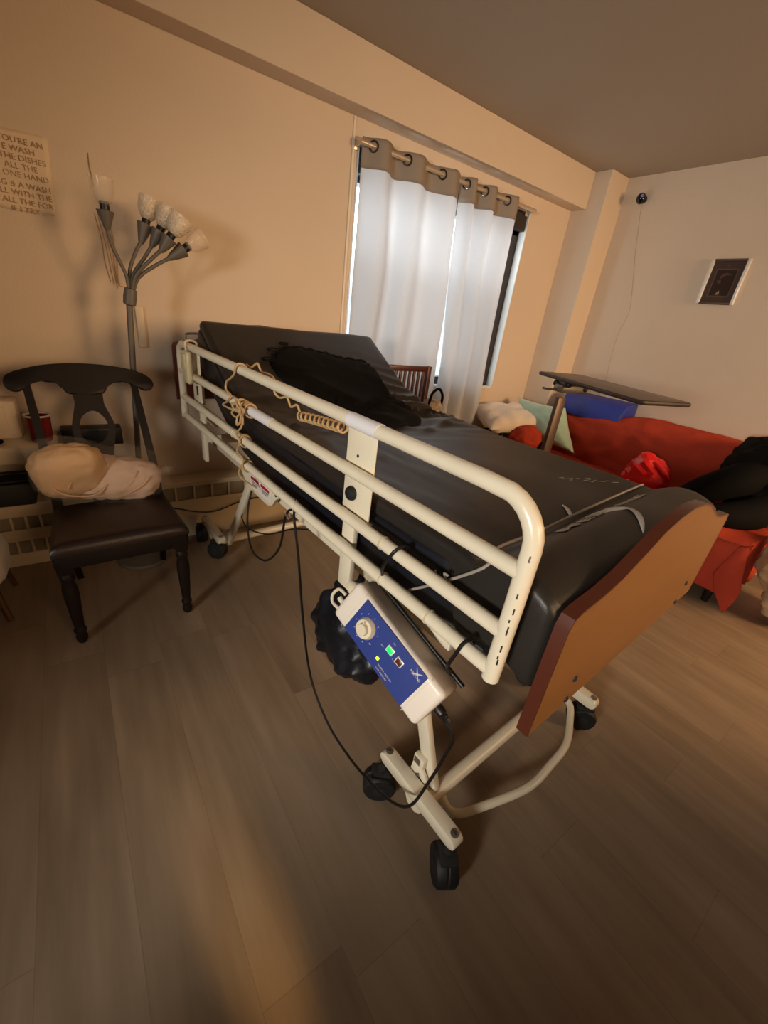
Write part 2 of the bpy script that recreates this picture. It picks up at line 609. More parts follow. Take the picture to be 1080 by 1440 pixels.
# added unseen half-height partition, shaped to shade the near floor from the lamps
struct('added_shade_partition', MB().box((0.625, -0.94, 0.54), (3.25, 0.10, 1.08), bev=0.01).box((-0.95, -0.58, 0.475), (0.10, 0.78, 0.95), bev=0.01).box((-0.95, -0.08, 0.36), (0.10, 0.24, 0.72), bev=0.01), M_wall2)
struct('trim_1', MB().box(((XL + 3.5) / 2, 2.4655, 2.411), (3.5 - XL, 0.131, 0.24), bev=0.004), M_wall)          # beam
struct('trim_2', MB().box((3.6235, 2.3955, ZC / 2), (0.247, 0.271, ZC), bev=0.004), M_wall)                       # column
struct('trim_3', MB().box((1.437, 2.5275, 1.145), (0.014, 0.011, 2.29), bev=0.003), M_trim)                       # thin moulding left of the window
# window
jy0, jy1 = YW - 0.004, 2.592
wj = MB()
wj.box((WX0 + 0.004, (jy0 + jy1) / 2, (WZ0 + WZ1) / 2), (0.008, jy1 - jy0, WZ1 - WZ0))
wj.box((WX1 - 0.004, (jy0 + jy1) / 2, (WZ0 + WZ1) / 2), (0.008, jy1 - jy0, WZ1 - WZ0))
wj.box(((WX0 + WX1) / 2, (jy0 + jy1) / 2, WZ0 + 0.006), (WX1 - WX0, jy1 - jy0, 0.012))
win = struct('window_1', wj, M_jamb)
wf = MB()
fy = 2.64
wf.box((WX0 + 0.025, fy, (WZ0 + WZ1) / 2), (0.05, 0.09, WZ1 - WZ0), bev=0.004)
wf.box((WX1 - 0.04, fy, (WZ0 + WZ1) / 2), (0.08, 0.09, WZ1 - WZ0), bev=0.004)
wf.box(((WX0 + WX1) / 2, fy, WZ0 + 0.035), (WX1 - WX0, 0.09, 0.07), bev=0.004)
wf.box(((WX0 + WX1) / 2, fy, WZ1 - 0.075), (WX1 - WX0, 0.09, 0.15), bev=0.004)
wf.box(((WX0 + WX1) / 2, 2.575, 2.115), (WX1 - WX0 - 0.02, 0.07, 0.115), bev=0.004)
wf.box((WX1 - 0.03, 2.598, WZ0 + 0.045), (0.045, 0.02, 0.05), bev=0.004)
struct('window_frame', wf, M_frame, parent=win)
struct('window_pane', MB().box(((WX0 + WX1) / 2 - .015, fy + .01, 1.87), (WX1 - WX0 - 0.12, 0.006, 0.32)), M_glass, parent=win)
struct('window_screen', MB().box(((WX0 + WX1) / 2 - .015, fy - .005, 1.333), (WX1 - WX0 - 0.12, 0.004, 0.754)), M_screen, parent=win)

# neighbouring building outside
nb = thing('apartment_building', 'grey building across the street beyond the window behind the white curtains', 'building', (4, 20, -6))
obj('facade', MB().box((4, 22, -0.3), (40, 4, 6.0)), M_building, nb, smooth=False)
for k in range(6):
    obj('window', MB().box((-9 + k * 4.6, 19.97, 0.9), (1.6, 0.1, 1.7)), M_frame, nb, smooth=False)

# ------------------------------------------------------------------ radiators
def radiator(name, label, x0, x1, ztop, rows, base, parts_step):
    r = thing(name, label, 'radiator', ((x0 + x1) / 2, 2.46, 0))
    m = MB()
    yf, yb = 2.40, 2.528
    m.box(((x0 + x1) / 2, (yf + yb) / 2 - 0.003, ztop - 0.008), (x1 - x0, yb - yf + 0.006, 0.016), bev=0.005)
    zs = [base] + [z for rr in rows for z in rr] + [ztop - 0.016]
    # solid bands between the grille rows
    bands = [(0.03 if base > 0.05 else 0.0, rows[0][0])]
    for a, b in zip(rows[:-1], rows[1:]):
        bands.append((a[1], b[0]))
    bands.append((rows[-1][1], ztop - 0.016))
    for z0, z1 in bands:
        m.box(((x0 + x1) / 2, yf + 0.006, (z0 + z1) / 2), (x1 - x0, 0.012, z1 - z0), bev=0.003)
    for xx in (x0 + 0.006, x1 - 0.006):
        m.box((xx, (yf + yb) / 2, ztop / 2), (0.012, yb - yf, ztop - 0.02))
    obj('casing', m, M_radiator, r)
    for z0, z1 in rows:
        g = MB()
        g.box(((x0 + x1) / 2, yf + 0.02, (z0 + z1) / 2), (x1 - x0 - 0.02, 0.006, z1 - z0 + 0.01))
        obj('grille', g, M_grille, r)
        n = int((x1 - x0) / parts_step)
        for k in range(n + 1):
            obj('grille_bar', MB().box((x0 + k * (x1 - x0) / n, yf + 0.008, (z0 + z1) / 2), (0.011, 0.012, z1 - z0 + 0.004), bev=0.002), M_radiator, r)
    return r


radiator('radiator', 'low cream radiator cover with one grille row along the wall behind the bed', 0.16, 3.44, 0.357, [(0.243, 0.326)], 0.02, 0.098)
radiator('radiator', 'cream radiator cover with two grille rows left of the dining chair', -0.92, 0.13, 0.34, [(0.070, 0.138), (0.200, 0.268)], 0.02, 0.055)

# ------------------------------------------------------------------ things on the back wall, left to right
# note
nt_ = thing('wall_note', 'handwritten paper note with large capitals taped to the wall at far left', 'note', (-0.12, 2.53, 1.55))
pm = MB()
pm.grid(lambda u, v: Vector((-0.26 + (0.317 - 0.02 * v) * u + 0.0, 2.529 - 0.003 * abs(math.sin(v * 5 + u * 3)) - 0.0012, 1.82 - 0.262 * v + 0.003 * math.sin(u * 9))), 16, 16)
po = obj('paper', pm, M_paper, nt_)
so = po.modifiers.new('thick', 'SOLIDIFY')
so.thickness = 0.0006
lines = ["IF YOU'RE AN", "OLD E WASH", "THE DISHES", "ALL THE", "NO USE ONE HAND", "SONG & A WASH", "AND ALL WITH THE", "WIPE ALL THE FOR", "IF I TRY .."]
tm = MB()
for k, s in enumerate(lines):
    me = text_mesh(s, 0.027, 1.0)
    zz = 1.79 - k * 0.0275 - (0.006 if k > 4 else 0)
    w = max(v.co.x for v in me.vertices)
    tx = 0.035 - w - (0.03 if k in (1, 3, 8) else 0.0)
    mt = Matrix.Translation((tx, 2.5225, zz - 0.011)) @ Matrix.Rotation(PI / 2, 4, 'X')
    tm.add_mesh(me, mt)
obj('handwriting', tm, M_ink, nt_, smooth=False)

obj('cable_cover', MB().box((0.302, 2.522, 1.156), (0.036, 0.016, 0.19), bev=0.005), M_plate, None, 'narrow ivory plate on the wall just right of the floor lamp pole', 'wall plate')
nl = MB().tube([(0.187, 2.529, 1.81), (0.185, 2.526, 1.77), (0.190, 2.526, 1.70)], 0.0016, 6)
obj('hanging_wire', nl, M_wire, None, 'short thin wire hanging on the wall above the leftmost lamp arm', 'wire')
hw = MB()
for k in range(5):
    x = 0.19 + 0.012 * k
    hw.tube([(x - .012, 2.5285, 1.60), (x, 2.527, 1.50 - 0.01 * k), (x + 0.008 * math.sin(k), 2.527, 1.42 - 0.02 * k), (x + 0.012, 2.5285, 1.34 - 0.012 * (k % 3))], 0.0014, 5, smooth=4)
obj('dangling_string', hw, M_beigecord, None, 'tan tangled string dangling on the wall behind the leftmost lamp arm', 'string')

# wall shelf and what is on it
obj('wall_shelf', MB().box((-0.71, 2.40, 0.6135), (1.18, 0.25, 0.076), bev=0.008), M_radiator, None, 'thick cream shelf on the wall behind the dining chair', 'shelf')
obj('white_box', MB().box((-0.42, 2.46, 0.737), (0.36, 0.11, 0.17), bev=0.012).box((-0.42, 2.40, 0.74), (0.28, 0.006, 0.11), bev=0.002), M_plate, None, 'cream box on the shelf at the left edge behind the red cup', 'box')
cp = thing('red_cup', 'dark red cup with silver rim on the shelf behind the dining chair', 'cup', (-0.172, 2.37, 0.652))
obj('cup_body', MB().lathe([(0.036, 0), (0.040, 0.003), (0.0475, 0.11), (0.0475, 0.118), (0.0445, 0.118), (0.037, 0.008)], (-0.172, 2.37, 0.652), n=28), M_redcup, cp)
obj('rim', MB().lathe([(0.0482, 0.112), (0.0485, 0.119), (0.0440, 0.119), (0.0440, 0.112)], (-0.172, 2.37, 0.6525), n=28, caps=False), M_silver, cp)
obj('trinket', MB().blob((-0.335, 2.33, 0.666), (0.035, 0.02, 0.014), nu=16, nv=10), M_black, None, 'small black trinket on the shelf at the left edge', 'trinket')
bx = thing('wall_box', 'black box on the wall behind the chair back opening', 'box', (0.022, 2.48, 0.59))
obj('body', MB().box((0.022, 2.488, 0.632), (0.25, 0.08, 0.088), bev=0.006), M_socket, bx)
obj('front_panel', MB().box((0.055, 2.446, 0.632), (0.11, 0.006, 0.06), bev=0.002), M_rubber, bx)
bt = thing('storage_bin', 'black open bin standing on the left radiator under the shelf', 'bin', (-0.48, 2.44, 0.34))
obj('bin_body', MB().box((-0.50, 2.44, 0.395), (0.50, 0.15, 0.11), bev=0.01), M_deck, bt)
obj('bin_rim', MB().tube([(-0.74, 2.375, 0.452), (-0.26, 2.375, 0.462), (-0.26, 2.505, 0.462), (-0.74, 2.505, 0.452)], 0.006, 8, closed=True), M_rubber, bt)
# low stool at the left edge
st = thing('low_stool', 'low stool with cream pad and bronze legs at the left edge', 'stool', (-0.56, 2.12, 0))
obj('padded_top', MB().blob((-0.565, 2.09, 0.232), (0.205, 0.17, 0.075), e1=0.45, e2=0.4, namp=0.01, nfreq=9, seed=3), M_whitecotton, st)
for sx, sy in ((1, 1), (1, -1), (-1, 1), (-1, -1)):
    x0, y0 = -0.565 + sx * 0.15, 2.09 + sy * 0.11
    obj('leg', MB().tube([(x0, y0, 0.19), (x0 + sx * 0.025, y0 + sy * 0.03, 0.0)], 0.011, 10), M_brass, st)

# floor lamp ------------------------------------------------------------
lp = thing('floor_lamp', 'grey five-arm floor lamp standing behind the dining chair', 'floor lamp', (0.15, 2.26, 0))
obj('base', MB().lathe([(0.128, 0), (0.130, 0.006), (0.122, 0.016), (0.06, 0.026), (0.022, 0.034), (0.016, 0.05)], (0.15, 2.26, 0), n=40), M_lampgrey, lp)
obj('pole', MB().tube([(0.15, 2.26, 0.03), (0.238, 2.27, 1.27)], 0.0125, 16), M_lampgrey, lp)
ax = (Vector((0.251, 2.27, 1.33)) - Vector((0.238, 2.27, 1.266))).normalized()
qrot = ax.to_track_quat('Z', 'Y').to_matrix()
obj('collar', MB().lathe([(0.014, -0.004), (0.024, 0.0), (0.026, 0.03), (0.024, 0.062), (0.012, 0.066)], (0.238, 2.27, 1.262), qrot, n=20), M_lampgrey, lp)
ARMS = [
    ([(0.243, 2.27, 1.325), (0.240, 2.265, 1.37), (0.225, 2.26, 1.416), (0.202, 2.255, 1.475), (0.194, 2.25, 1.534)], (0.195, 2.25, 1.588), 'clear'),
    ([(0.249, 2.275, 1.325), (0.258, 2.285, 1.395), (0.289, 2.30, 1.465), (0.318, 2.31, 1.512)], (0.340, 2.315, 1.575), 'pat'),
    ([(0.254, 2.27, 1.325), (0.269, 2.27, 1.383), (0.318, 2.27, 1.452), (0.354, 2.27, 1.505)], (0.384, 2.27, 1.556), 'pat'),
    ([(0.257, 2.262, 1.325), (0.276, 2.25, 1.38), (0.335, 2.235, 1.445), (0.379, 2.225, 1.488)], (0.412, 2.222, 1.535), 'pat'),
    ([(0.262, 2.265, 1.325), (0.286, 2.26, 1.373), (0.345, 2.255, 1.421), (0.415, 2.25, 1.466)], (0.470, 2.25, 1.505), 'clear'),
]
for pts, tip, kind in ARMS:
    a = obj('arm', MB().tube(pts, 0.0072, 10, smooth=6), M_lampgrey, lp)
    p0, p1 = Vector(pts[-1]), Vector(tip)
    ax = (p1 - p0).normalized()
    q = ax.to_track_quat('Z', 'Y').to_matrix()
    Lc = (p1 - p0).length
    obj('cone_cup', MB().lathe([(0.009, -0.01), (0.013, 0.0), (0.031, Lc), (0.028, Lc), (0.012, 0.006)], p0, q, n=20), M_lampgrey, a)
    obj('socket', MB().lathe([(0.016, Lc - 0.01), (0.017, Lc + 0.030), (0.012, Lc + 0.032)], p0, q, n=18), M_socket, a)
    if kind == 'pat':
        prof = [(0.018, Lc + 0.020), (0.034, Lc + 0.038), (0.043, Lc + 0.065), (0.046, Lc + 0.10), (0.0445, Lc + 0.10), (0.041, Lc + 0.065), (0.032, Lc + 0.040), (0.017, Lc + 0.022)]
        obj('glass_shade', MB().lathe(prof, p0, q, n=28, caps=False), M_shade, a)
    else:
        prof = [(0.018, Lc + 0.020), (0.032, Lc + 0.038), (0.040, Lc + 0.065), (0.043, Lc + 0.105), (0.0415, Lc + 0.105), (0.038, Lc + 0.065), (0.030, Lc + 0.040), (0.017, Lc + 0.022)]
        obj('glass_shade', MB().lathe(prof, p0, q, n=28, caps=False), M_clear, a)

# ------------------------------------------------------------------ curtains and rod
ROD_Y, ROD_Z = 2.462, 2.167
cr = thing('curtain_rod', 'cream curtain rod across the top of the window', 'curtain rod', (2.19, ROD_Y, ROD_Z))
obj('rod', MB().tube([(1.445, ROD_Y, ROD_Z + 0.006), (2.98, ROD_Y, ROD_Z + 0.012)], 0.0125, 16), M_rod, cr)
for x in (1.455, 2.965):
    obj('bracket', MB().box((x, 2.497, ROD_Z + 0.012), (0.016, 0.066, 0.03), bev=0.003).box((x, 2.526, ROD_Z + 0.012), (0.03, 0.008, 0.06), bev=0.002), M_rod, cr)


def curtain(name, label, xt0, xt1, xb0, xb1, gx, zb, seed):
    t = thing(name, label, 'curtain', ((xt0 + xt1) / 2, ROD_Y, zb), group='curtain panels on the window')
    zt = ROD_Z + 0.042

    def kx(x):
        g = [gx[0] - (gx[1] - gx[0])] + list(gx) + [gx[-1] + (gx[-1] - gx[-2])]
        for i in range(len(g) - 1):
            if x <= g[i + 1] or i == len(g) - 2:
                return i + (x - g[i]) / (g[i + 1] - g[i])

    def pos(u, v):
        x = xt0 + (xt1 - xt0) * u
        k = kx(x)
        z = zt + (zb - zt) * v
        A = 0.036 + 0.006 * min(1, v * 2.5)
        wob = 0.25 * noise.noise(Vector((u * 3, v * 2.2, seed))) * min(1, v * 3)
        y = ROD_Y - A * math.sin(2 * PI * (k + wob)) - 0.004 * math.sin(4 * PI * k + seed) * v
        xb = xb0 + (xb1 - xb0) * u
        xx = x + (xb - x) * v + 0.006 * math.sin(v * 7 + u * 4 + seed) * v
        y += 0.010 * noise.noise(Vector((u * 9, v * 1.3, seed + 4))) * v
        if y > 2.512:
            y = 2.512
        return Vector((xx, y, z + 0.004 * noise.noise(Vector((u * 8, 0, seed)))))
    m = MB()
    m.grid(pos, 110, 70)
    c = obj('cloth', m, M_curtain, t, angle=180)
    sd = c.modifiers.new('thick', 'SOLIDIFY')
    sd.thickness = 0.0012
    M_hd = M_header
    h = MB()
    vb = 0.135 / (zt - zb)
    h.grid(lambda u, v: pos(u, v * vb) + Vector((0, -0.0035, 0.001)), 110, 6)
    hh = obj('header_band', h, M_header, t, angle=180)
    sd = hh.modifiers.new('thick', 'SOLIDIFY')
    sd.thickness = 0.0012
    hv = (zt - ROD_Z) / (zt - zb)
    for i, gxx in enumerate(gx):
        u = (gxx - xt0) / (xt1 - xt0)
        pa, pb = pos(u - 0.004, hv), pos(u + 0.004, hv)
        tg = (pb - pa).normalized()
        nr = tg.cross(Vector((0, 0, 1))).normalized()
        cen = pos(u, hv)
        cen.z = ROD_Z + 0.006
        e1, e2 = tg, Vector((0, 0, 1))
        ring = [cen + nr * 0.003 + (e1 * math.cos(a) + e2 * math.sin(a)) * 0.024 for a in [2 * PI * q / 24 for q in range(24)]]
        obj('grommet', MB().tube(ring, 0.0055, 8, closed=True), M_grommet, t)
    return t


curtain('curtain', 'white curtain panel hanging on the left half of the window', 1.475, 2.205, 1.50, 2.318, [1.529, 1.764, 2.039], 0.46, 1.0)
curtain('curtain', 'white curtain panel hanging on the right half of the window', 2.222, 2.815, 2.342, 2.855, [2.252, 2.425, 2.655], 0.46, 2.3)

# ------------------------------------------------------------------ right wall
pf = thing('picture_frame', 'silver framed dark portrait hanging on the right wall', 'picture', (XR - 0.01, 1.345, 1.694))
y0, y1, z0, z1 = 1.230, 1.460, 1.695, 1.972
fm = MB()
fw = 0.020
for (a, b, c, d) in ((y0, y0 + fw, z0, z1), (y1 - fw, y1, z0, z1)):
    obj('frame_side', MB().box((XR - 0.012, (a + b) / 2, (c + d) / 2), (0.022, b - a, d - c), bev=0.004), M_silver, pf)
fm = MB()
for (a, b, c, d) in ((y0 + fw, y1 - fw, z0, z0 + 0.014), (y0 + fw, y1 - fw, z1 - 0.014, z1)):
    obj('frame_rail', MB().box((XR - 0.012, (a + b) / 2, (c + d) / 2), (0.022, b - a, d - c), bev=0.004), M_mount2, pf)
obj('mount', MB().box((XR - 0.005, (y0 + y1) / 2, (z0 + z1) / 2), (0.006, y1 - y0 - 0.03, z1 - z0 - 0.03)), M_mount, pf)
pc, pz = 1.345, 1.828
obj('mount_border', MB().box((XR - 0.0085, pc, pz), (0.002, 0.132, 0.172)), M_mount2, pf)
ph = obj('photograph', MB().box((XR - 0.010, pc, pz), (0.002, 0.116, 0.156)), M_photo, pf)
U_, V_, N_ = (0, -1, 0), (0, 0, 1), (-0.0008, 0, 0)
fig = MB()
fig.prism(smooth2([(-0.022, 0.022), (-0.030, 0.035), (-0.020, 0.052), (0.0, 0.060), (0.022, 0.056), (0.034, 0.046), (0.022, 0.047), (0.002, 0.046), (-0.012, 0.034)], 3), (XR - 0.0112, pc, pz), U_, V_, N_)
fig.prism([(-0.040, 0.012), (-0.026, 0.018), (-0.012, 0.012), (-0.010, 0.004), (-0.020, -0.006), (-0.032, 0.002)], (XR - 0.0112, pc, pz), U_, V_, N_)
obj('sitter_face', fig, M_photo2, pf)
obj('sitter_collar', MB().prism([(-0.020, -0.072), (-0.004, -0.046), (0.004, -0.060), (-0.001, -0.073)], (XR - 0.0112, pc, pz), U_, V_, N_), M_photo3, pf)
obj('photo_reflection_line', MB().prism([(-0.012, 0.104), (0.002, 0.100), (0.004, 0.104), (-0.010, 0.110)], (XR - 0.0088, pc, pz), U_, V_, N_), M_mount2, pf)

sc_ = thing('security_camera', 'small black ball camera high on the right wall near the column', 'camera', (3.72, 2.095, 2.34))
obj('mount_base', MB().lathe([(0.026, 0), (0.026, 0.01), (0.012, 0.014), (0.010, 0.03)], (XR, 2.095, 2.378), Matrix.Rotation(-PI / 2, 3, 'Y'), n=20), M_camball, sc_)
obj('camera_ball', MB().blob((3.705, 2.095, 2.377), (0.032, 0.032, 0.036), nu=24, nv=16), M_camball, sc_)
obj('lens', MB().lathe([(0.013, 0), (0.011, 0.004), (0.002, 0.006)], (3.683, 2.080, 2.388), (Vector((-0.75, -0.5, 0.35))).to_track_quat('Z', 'Y').to_matrix(), n=16), M_lens, sc_)
obj('camera_wire', MB().tube([(3.742, 2.097, 2.345), (3.743, 2.03, 2.05), (3.743, 1.96, 1.80), (3.743, 1.917, 1.605), (3.743, 1.946, 1.442), (3.743, 1.937, 1.217), (3.743, 1.921, 1.102), (3.743, 1.93, 0.95)], 0.0013, 6, smooth=5), M_wire, None, 'thin tan wire running down the right wall from the ball camera', 'wire')

# ------------------------------------------------------------------ hospital bed
bed = thing('hospital_bed', 'cream enamel hospital bed on casters with raised head in the middle of the room', 'hospital bed', (1.04, 1.25, 0), frame='bed')
FB_OUT = [(0.594, 0.676), (0.592, 0.80), (0.592, 0.93), (0.600, 0.949), (0.620, 0.956), (0.649, 0.959), (0.694, 0.964), (0.755, 0.978), (0.824, 1.006), (0.894, 1.036), (0.963, 1.053), (1.045, 1.060)]
poly = FB_OUT + [(2.09 - x, z) for x, z in FB_OUT[::-1][1:]]
core = MB().prism(poly, (0, 0.1835, 0), (1, 0, 0), (0, 0, 1), (0, 0.022, 0))
fb = obj('footboard', core, M_fboard, bed)
# dark edge banding round the outline
eb = MB()
n = len(poly)
inn = poly


def band(poly, y0, y1, o=0.0035):
    m = MB()
    cx = 1.045
    cz = 0.82
    vo, vi = [], []
    k = len(poly)
    for i in range(k):
        p0, p1, p2 = Vector(poly[i - 1] if i else poly[0]), Vector(poly[i]), Vector(poly[(i + 1) % k] if i < k - 1 else poly[-1])
        t = (p2 - p0).normalized()
        nn = Vector((-t.y, t.x))
        vo.append(p1 + nn * o)
        vi.append(p1 - nn * 0.001)
    rings = []
    for a, b in zip(vo, vi):
        rings.append([m.bm.verts.new((b.x, y0, b.y)), m.bm.verts.new((a.x, y0, a.y)), m.bm.verts.new((a.x, y1, a.y)), m.bm.verts.new((b.x, y1, b.y))])
    for r0, r1 in zip(rings[:-1], rings[1:]):
        for q in range(4):
            m.bm.faces.new((r0[q], r0[(q + 1) % 4], r1[(q + 1) % 4], r1[q]))
    m.bm.faces.new(rings[0][::-1])
    m.bm.faces.new(rings[-1])
    return m


obj('edge_band', band(poly, 0.1832, 0.207), M_fedge, fb)
for x, z in ((0.725, 0.748), (1.38, 0.749), (0.725, 0.690), (1.36, 0.690)):
    obj('bolt', MB().lathe([(0.007, 0), (0.007, 0.002), (0.004, 0.004)], (x, 0.1834, z), Matrix.Rotation(PI / 2, 3, 'X'), n=14), M_deck, fb)
hbp = [(x, z + 0.165) for x, z in poly]
hb = obj('headboard', MB().prism(hbp, (-0.045, 2.30, 0), (1, 0, 0), (0, 0, 1), (0, 0.022, 0), bev=0.004), M_hboard, bed)
hoop = MB().tube([(0.60, 2.21, 1.08), (0.588, 2.21, 1.15), (0.60, 2.21, 1.166), (0.66, 2.19, 1.168), (0.665, 2.15, 1.15)], 0.005, 8, smooth=4)
obj('mattress_retainer', hoop, M_steel, bed)

# deck frame
df = MB()
for x in (0.645, 1.445):
    df.box((x, 1.26, 0.692), (0.03, 1.68, 0.05), bev=0.004)
for y in (0.45, 0.80, 1.42, 2.07):
    df.box((1.045, y, 0.692), (0.78, 0.04, 0.04), bev=0.004)
df.box((0.66, 2.18, 0.78), (0.03, 0.25, 0.05), bev=0.004).box((1.43, 2.18, 0.78), (0.03, 0.25, 0.05), bev=0.004)
df.box((0.66, 2.285, 0.86), (0.03, 0.02, 0.20), bev=0.003).box((1.43, 2.285, 0.86), (0.03, 0.02, 0.20), bev=0.003)
obj('deck_frame', df, M_enamel, bed)
dk = MB()
dk.box((1.045, 0.85, 0.740), (0.86, 1.04, 0.034), bev=0.006).box((1.045, 0.225, 0.725), (0.30, 0.04, 0.05), bev=0.004)
obj('foot_deck', dk, M_deck, bed)
# backrest deck under the raised head section
hang = math.atan2(0.18, 0.30)
bdl = MB()
bdl.box((1.045, 1.715, 0.862), (0.80, 0.74, 0.025), Matrix.Rotation(hang * 0.97, 3, 'X'), bev=0.005)
obj('backrest_deck', bdl, M_deck, bed)
for x in (0.655, 1.435):
    obj('backrest_strut', MB().tube([(x, 2.01, 0.955), (x, 1.865, 0.845), (x, 1.63, 0.735)], 0.0095, 10), M_enamel, bed)
# motor plates and label
qp = MB()
qp.prism([(1.60, 0.745), (1.25, 0.745), (1.25, 0.715), (1.275, 0.700), (1.30, 0.665), (1.34, 0.648), (1.53, 0.650), (1.56, 0.68), (1.60, 0.70)], (0.600, 0, 0), (0, 1, 0), (0, 0, 1), (0.012, 0, 0), bev=0.002)
pl = obj('lift_plate', qp, M_enamel, bed)
obj('warning_label', MB().box((0.5995, 1.41, 0.697), (0.001, 0.19, 0.058)), M_label, pl)
for yc in (1.455, 1.362):
    obj('red_label_bar', MB().box((0.5988, yc, 0.710), (0.001, 0.075, 0.012)), M_redlabel, pl)
    for k, zz in enumerate((0.698, 0.692, 0.686)):
        obj('label_print_line', MB().box((0.5988, yc, zz), (0.001, 0.066 - 0.008 * k, 0.0022)), M_deck, pl)
for y, z in ((1.57, 0.728), (1.265, 0.722)):
    obj('bolt', MB().lathe([(0.007, 0), (0.007, 0.003), (0.003, 0.005)], (0.600, y, z), Matrix.Rotation(-PI / 2, 3, 'Y'), n=12), M_steel, pl)
mo = MB()
mo.tube([(0.75, 1.62, 0.66), (0.75, 1.30, 0.66)], 0.04, 18).box((0.75, 1.28, 0.66), (0.11, 0.10, 0.12), bev=0.012)
obj('lift_motor', mo, M_sleeve, bed)
mo = MB().tube([(0.83, 1.62, 0.62), (0.83, 0.72, 0.62)], 0.012, 10).box((0.83, 0.72, 0.62), (0.05, 0.05, 0.05), bev=0.006)
obj('drive_shaft', mo, M_steel, bed)
# small motor and wires under the foot end, seen behind the pump
mo = MB().box((0.80, 0.50, 0.655), (0.07, 0.16, 0.06), bev=0.01).tube([(0.80, 0.42, 0.655), (0.80, 0.36, 0.655)], 0.02, 14)
obj('foot_motor', mo, M_steel, bed)

# base: bars, tubes, legs, casters
def bar(x, ya, yb, sgn):
    out = []
    L, h = abs(yb - ya), 0.058
    pts = []
    for k in range(7):
        a = PI / 2 + PI * k / 6
        pts.append((ya + 0.0 + 0.024 * math.cos(a) + 0.012, 0.140 + 0.022 * math.sin(a)))
    for k in range(7):
        a = -PI / 2 + PI * k / 6
        pts.append((yb + 0.024 * math.cos(a) - 0.012, 0.140 + 0.022 * math.sin(a)))
    m = MB().prism(pts, (x - 0.019, 0, 0), (0, 1, 0), (0, 0, 1), (0.038, 0, 0), bev=0.003)
    yc = (ya + yb) / 2
    m.prism([(yc - 0.035, 0.12), (yc + 0.035, 0.12), (yc + 0.02, 0.092), (yc - 0.012, 0.088), (yc - 0.028, 0.104)], (x - 0.017, 0, 0), (0, 1, 0), (0, 0, 1), (0.006, 0, 0))
    b = obj('base_bar', m, M_enamel, bed)
    for y in (ya + 0.008, yb - 0.008):
        obj('bolt', MB().lathe([(0.0115, 0), (0.0115, 0.002), (0.007, 0.0035), (0.006, 0.006)], (x, y, 0.162), n=14), M_steel, b)
    return b


def caster(x, y, ang):
    q = Matrix.Rotation(ang, 3, 'Z')
    rot = q @ Matrix.Rotation(PI / 2, 3, 'Y')
    m = MB()
    m.lathe([(0.030, -0.030), (0.046, -0.029), (0.051, -0.022), (0.052, -0.004), (0.049, 0.0), (0.052, 0.004), (0.051, 0.022), (0.046, 0.029), (0.030, 0.030)], Vector((x, y, 0.052)), rot, n=28)
    c = obj('caster', m, M_rubber, bed)
    h = MB()
    h.lathe([(0.021, -0.0315), (0.021, 0.0315)], Vector((x, y, 0.052)), rot, n=16)
    obj('wheel_hub', h, M_deck, c)
    s = MB()
    s.lathe([(0.012, 0.09), (0.012, 0.120)], (x, y, 0), n=12)
    off = q @ Vector((0, 0.0, 0))
    s.box((x, y, 0.106), (0.046, 0.06, 0.012), q, bev=0.004)
    obj('caster_stem', s, M_deck, c)


for x in (0.632, 1.405):
    bar(x, 0.262, 0.548, 1)
    bar(x, 2.005, 2.285, 1)
caster(0.612, 0.262, -0.62)
caster(0.600, 0.530, 0.9)
caster(1.405, 0.285, 0.7)
caster(1.41, 0.530, 0.1)
caster(0.628, 2.07, 0.7)
caster(0.606, 2.285, -0.2)
caster(1.405, 2.03, 0.3)
caster(1.405, 2.245, 0.2)
for y in (0.385, 2.03):
    obj('cross_tube', MB().tube([(0.645, y, 0.125), (1.39, y, 0.125)], 0.021, 18), M_enamel, bed)
bt_ = MB().tube([(0.72, 0.40, 0.118), (0.706, 0.372, 0.100), (0.705, 0.340, 0.086), (0.728, 0.312, 0.085), (0.80, 0.285, 0.088), (0.953, 0.238, 0.095), (1.08, 0.236, 0.098), (1.194, 0.245, 0.10), (1.300, 0.290, 0.104), (1.352, 0.325, 0.112), (1.357, 0.380, 0.122)], 0.0125, 14, smooth=5)
obj('bumper_tube', bt_, M_enamel, bed)


def leg(x, p0, p1, w=0.045, d=0.022):
    a, b = Vector((x, p0[0], p0[1])), Vector((x, p1[0], p1[1]))
    t = (b - a)
    m = MB()
    rot = Matrix.Rotation(math.atan2(t.z, t.y) - PI / 2, 3, 'X')
    m.box((a + b) / 2, (d, w, t.length), rot, bev=0.005)
    obj('lift_leg', m, M_enamel, bed)


for x in (0.680, 1.365):
    leg(x, (0.385, 0.105), (0.62, 0.70))
    leg(x, (2.03, 0.105), (1.62, 0.70))
pv = MB()
pv.prism([(0.395, 0.12), (0.44, 0.12), (0.47, 0.15), (0.465, 0.195), (0.43, 0.20), (0.40, 0.17)], (0.655, 0, 0), (0, 1, 0), (0, 0, 1), (0.01, 0, 0), bev=0.002)
pv.box((0.662, 0.445, 0.215), (0.02, 0.04, 0.035), bev=0.004)
pvo = obj('pivot_bracket', pv, M_enamel, bed)
obj('lock_pin', MB().box((0.6505, 0.448, 0.217), (0.003, 0.022, 0.02)).tube([(0.653, 0.42, 0.155), (0.653, 0.435, 0.17), (0.653, 0.45, 0.155), (0.653, 0.435, 0.14)], 0.004, 6, closed=True), M_steel, pvo)

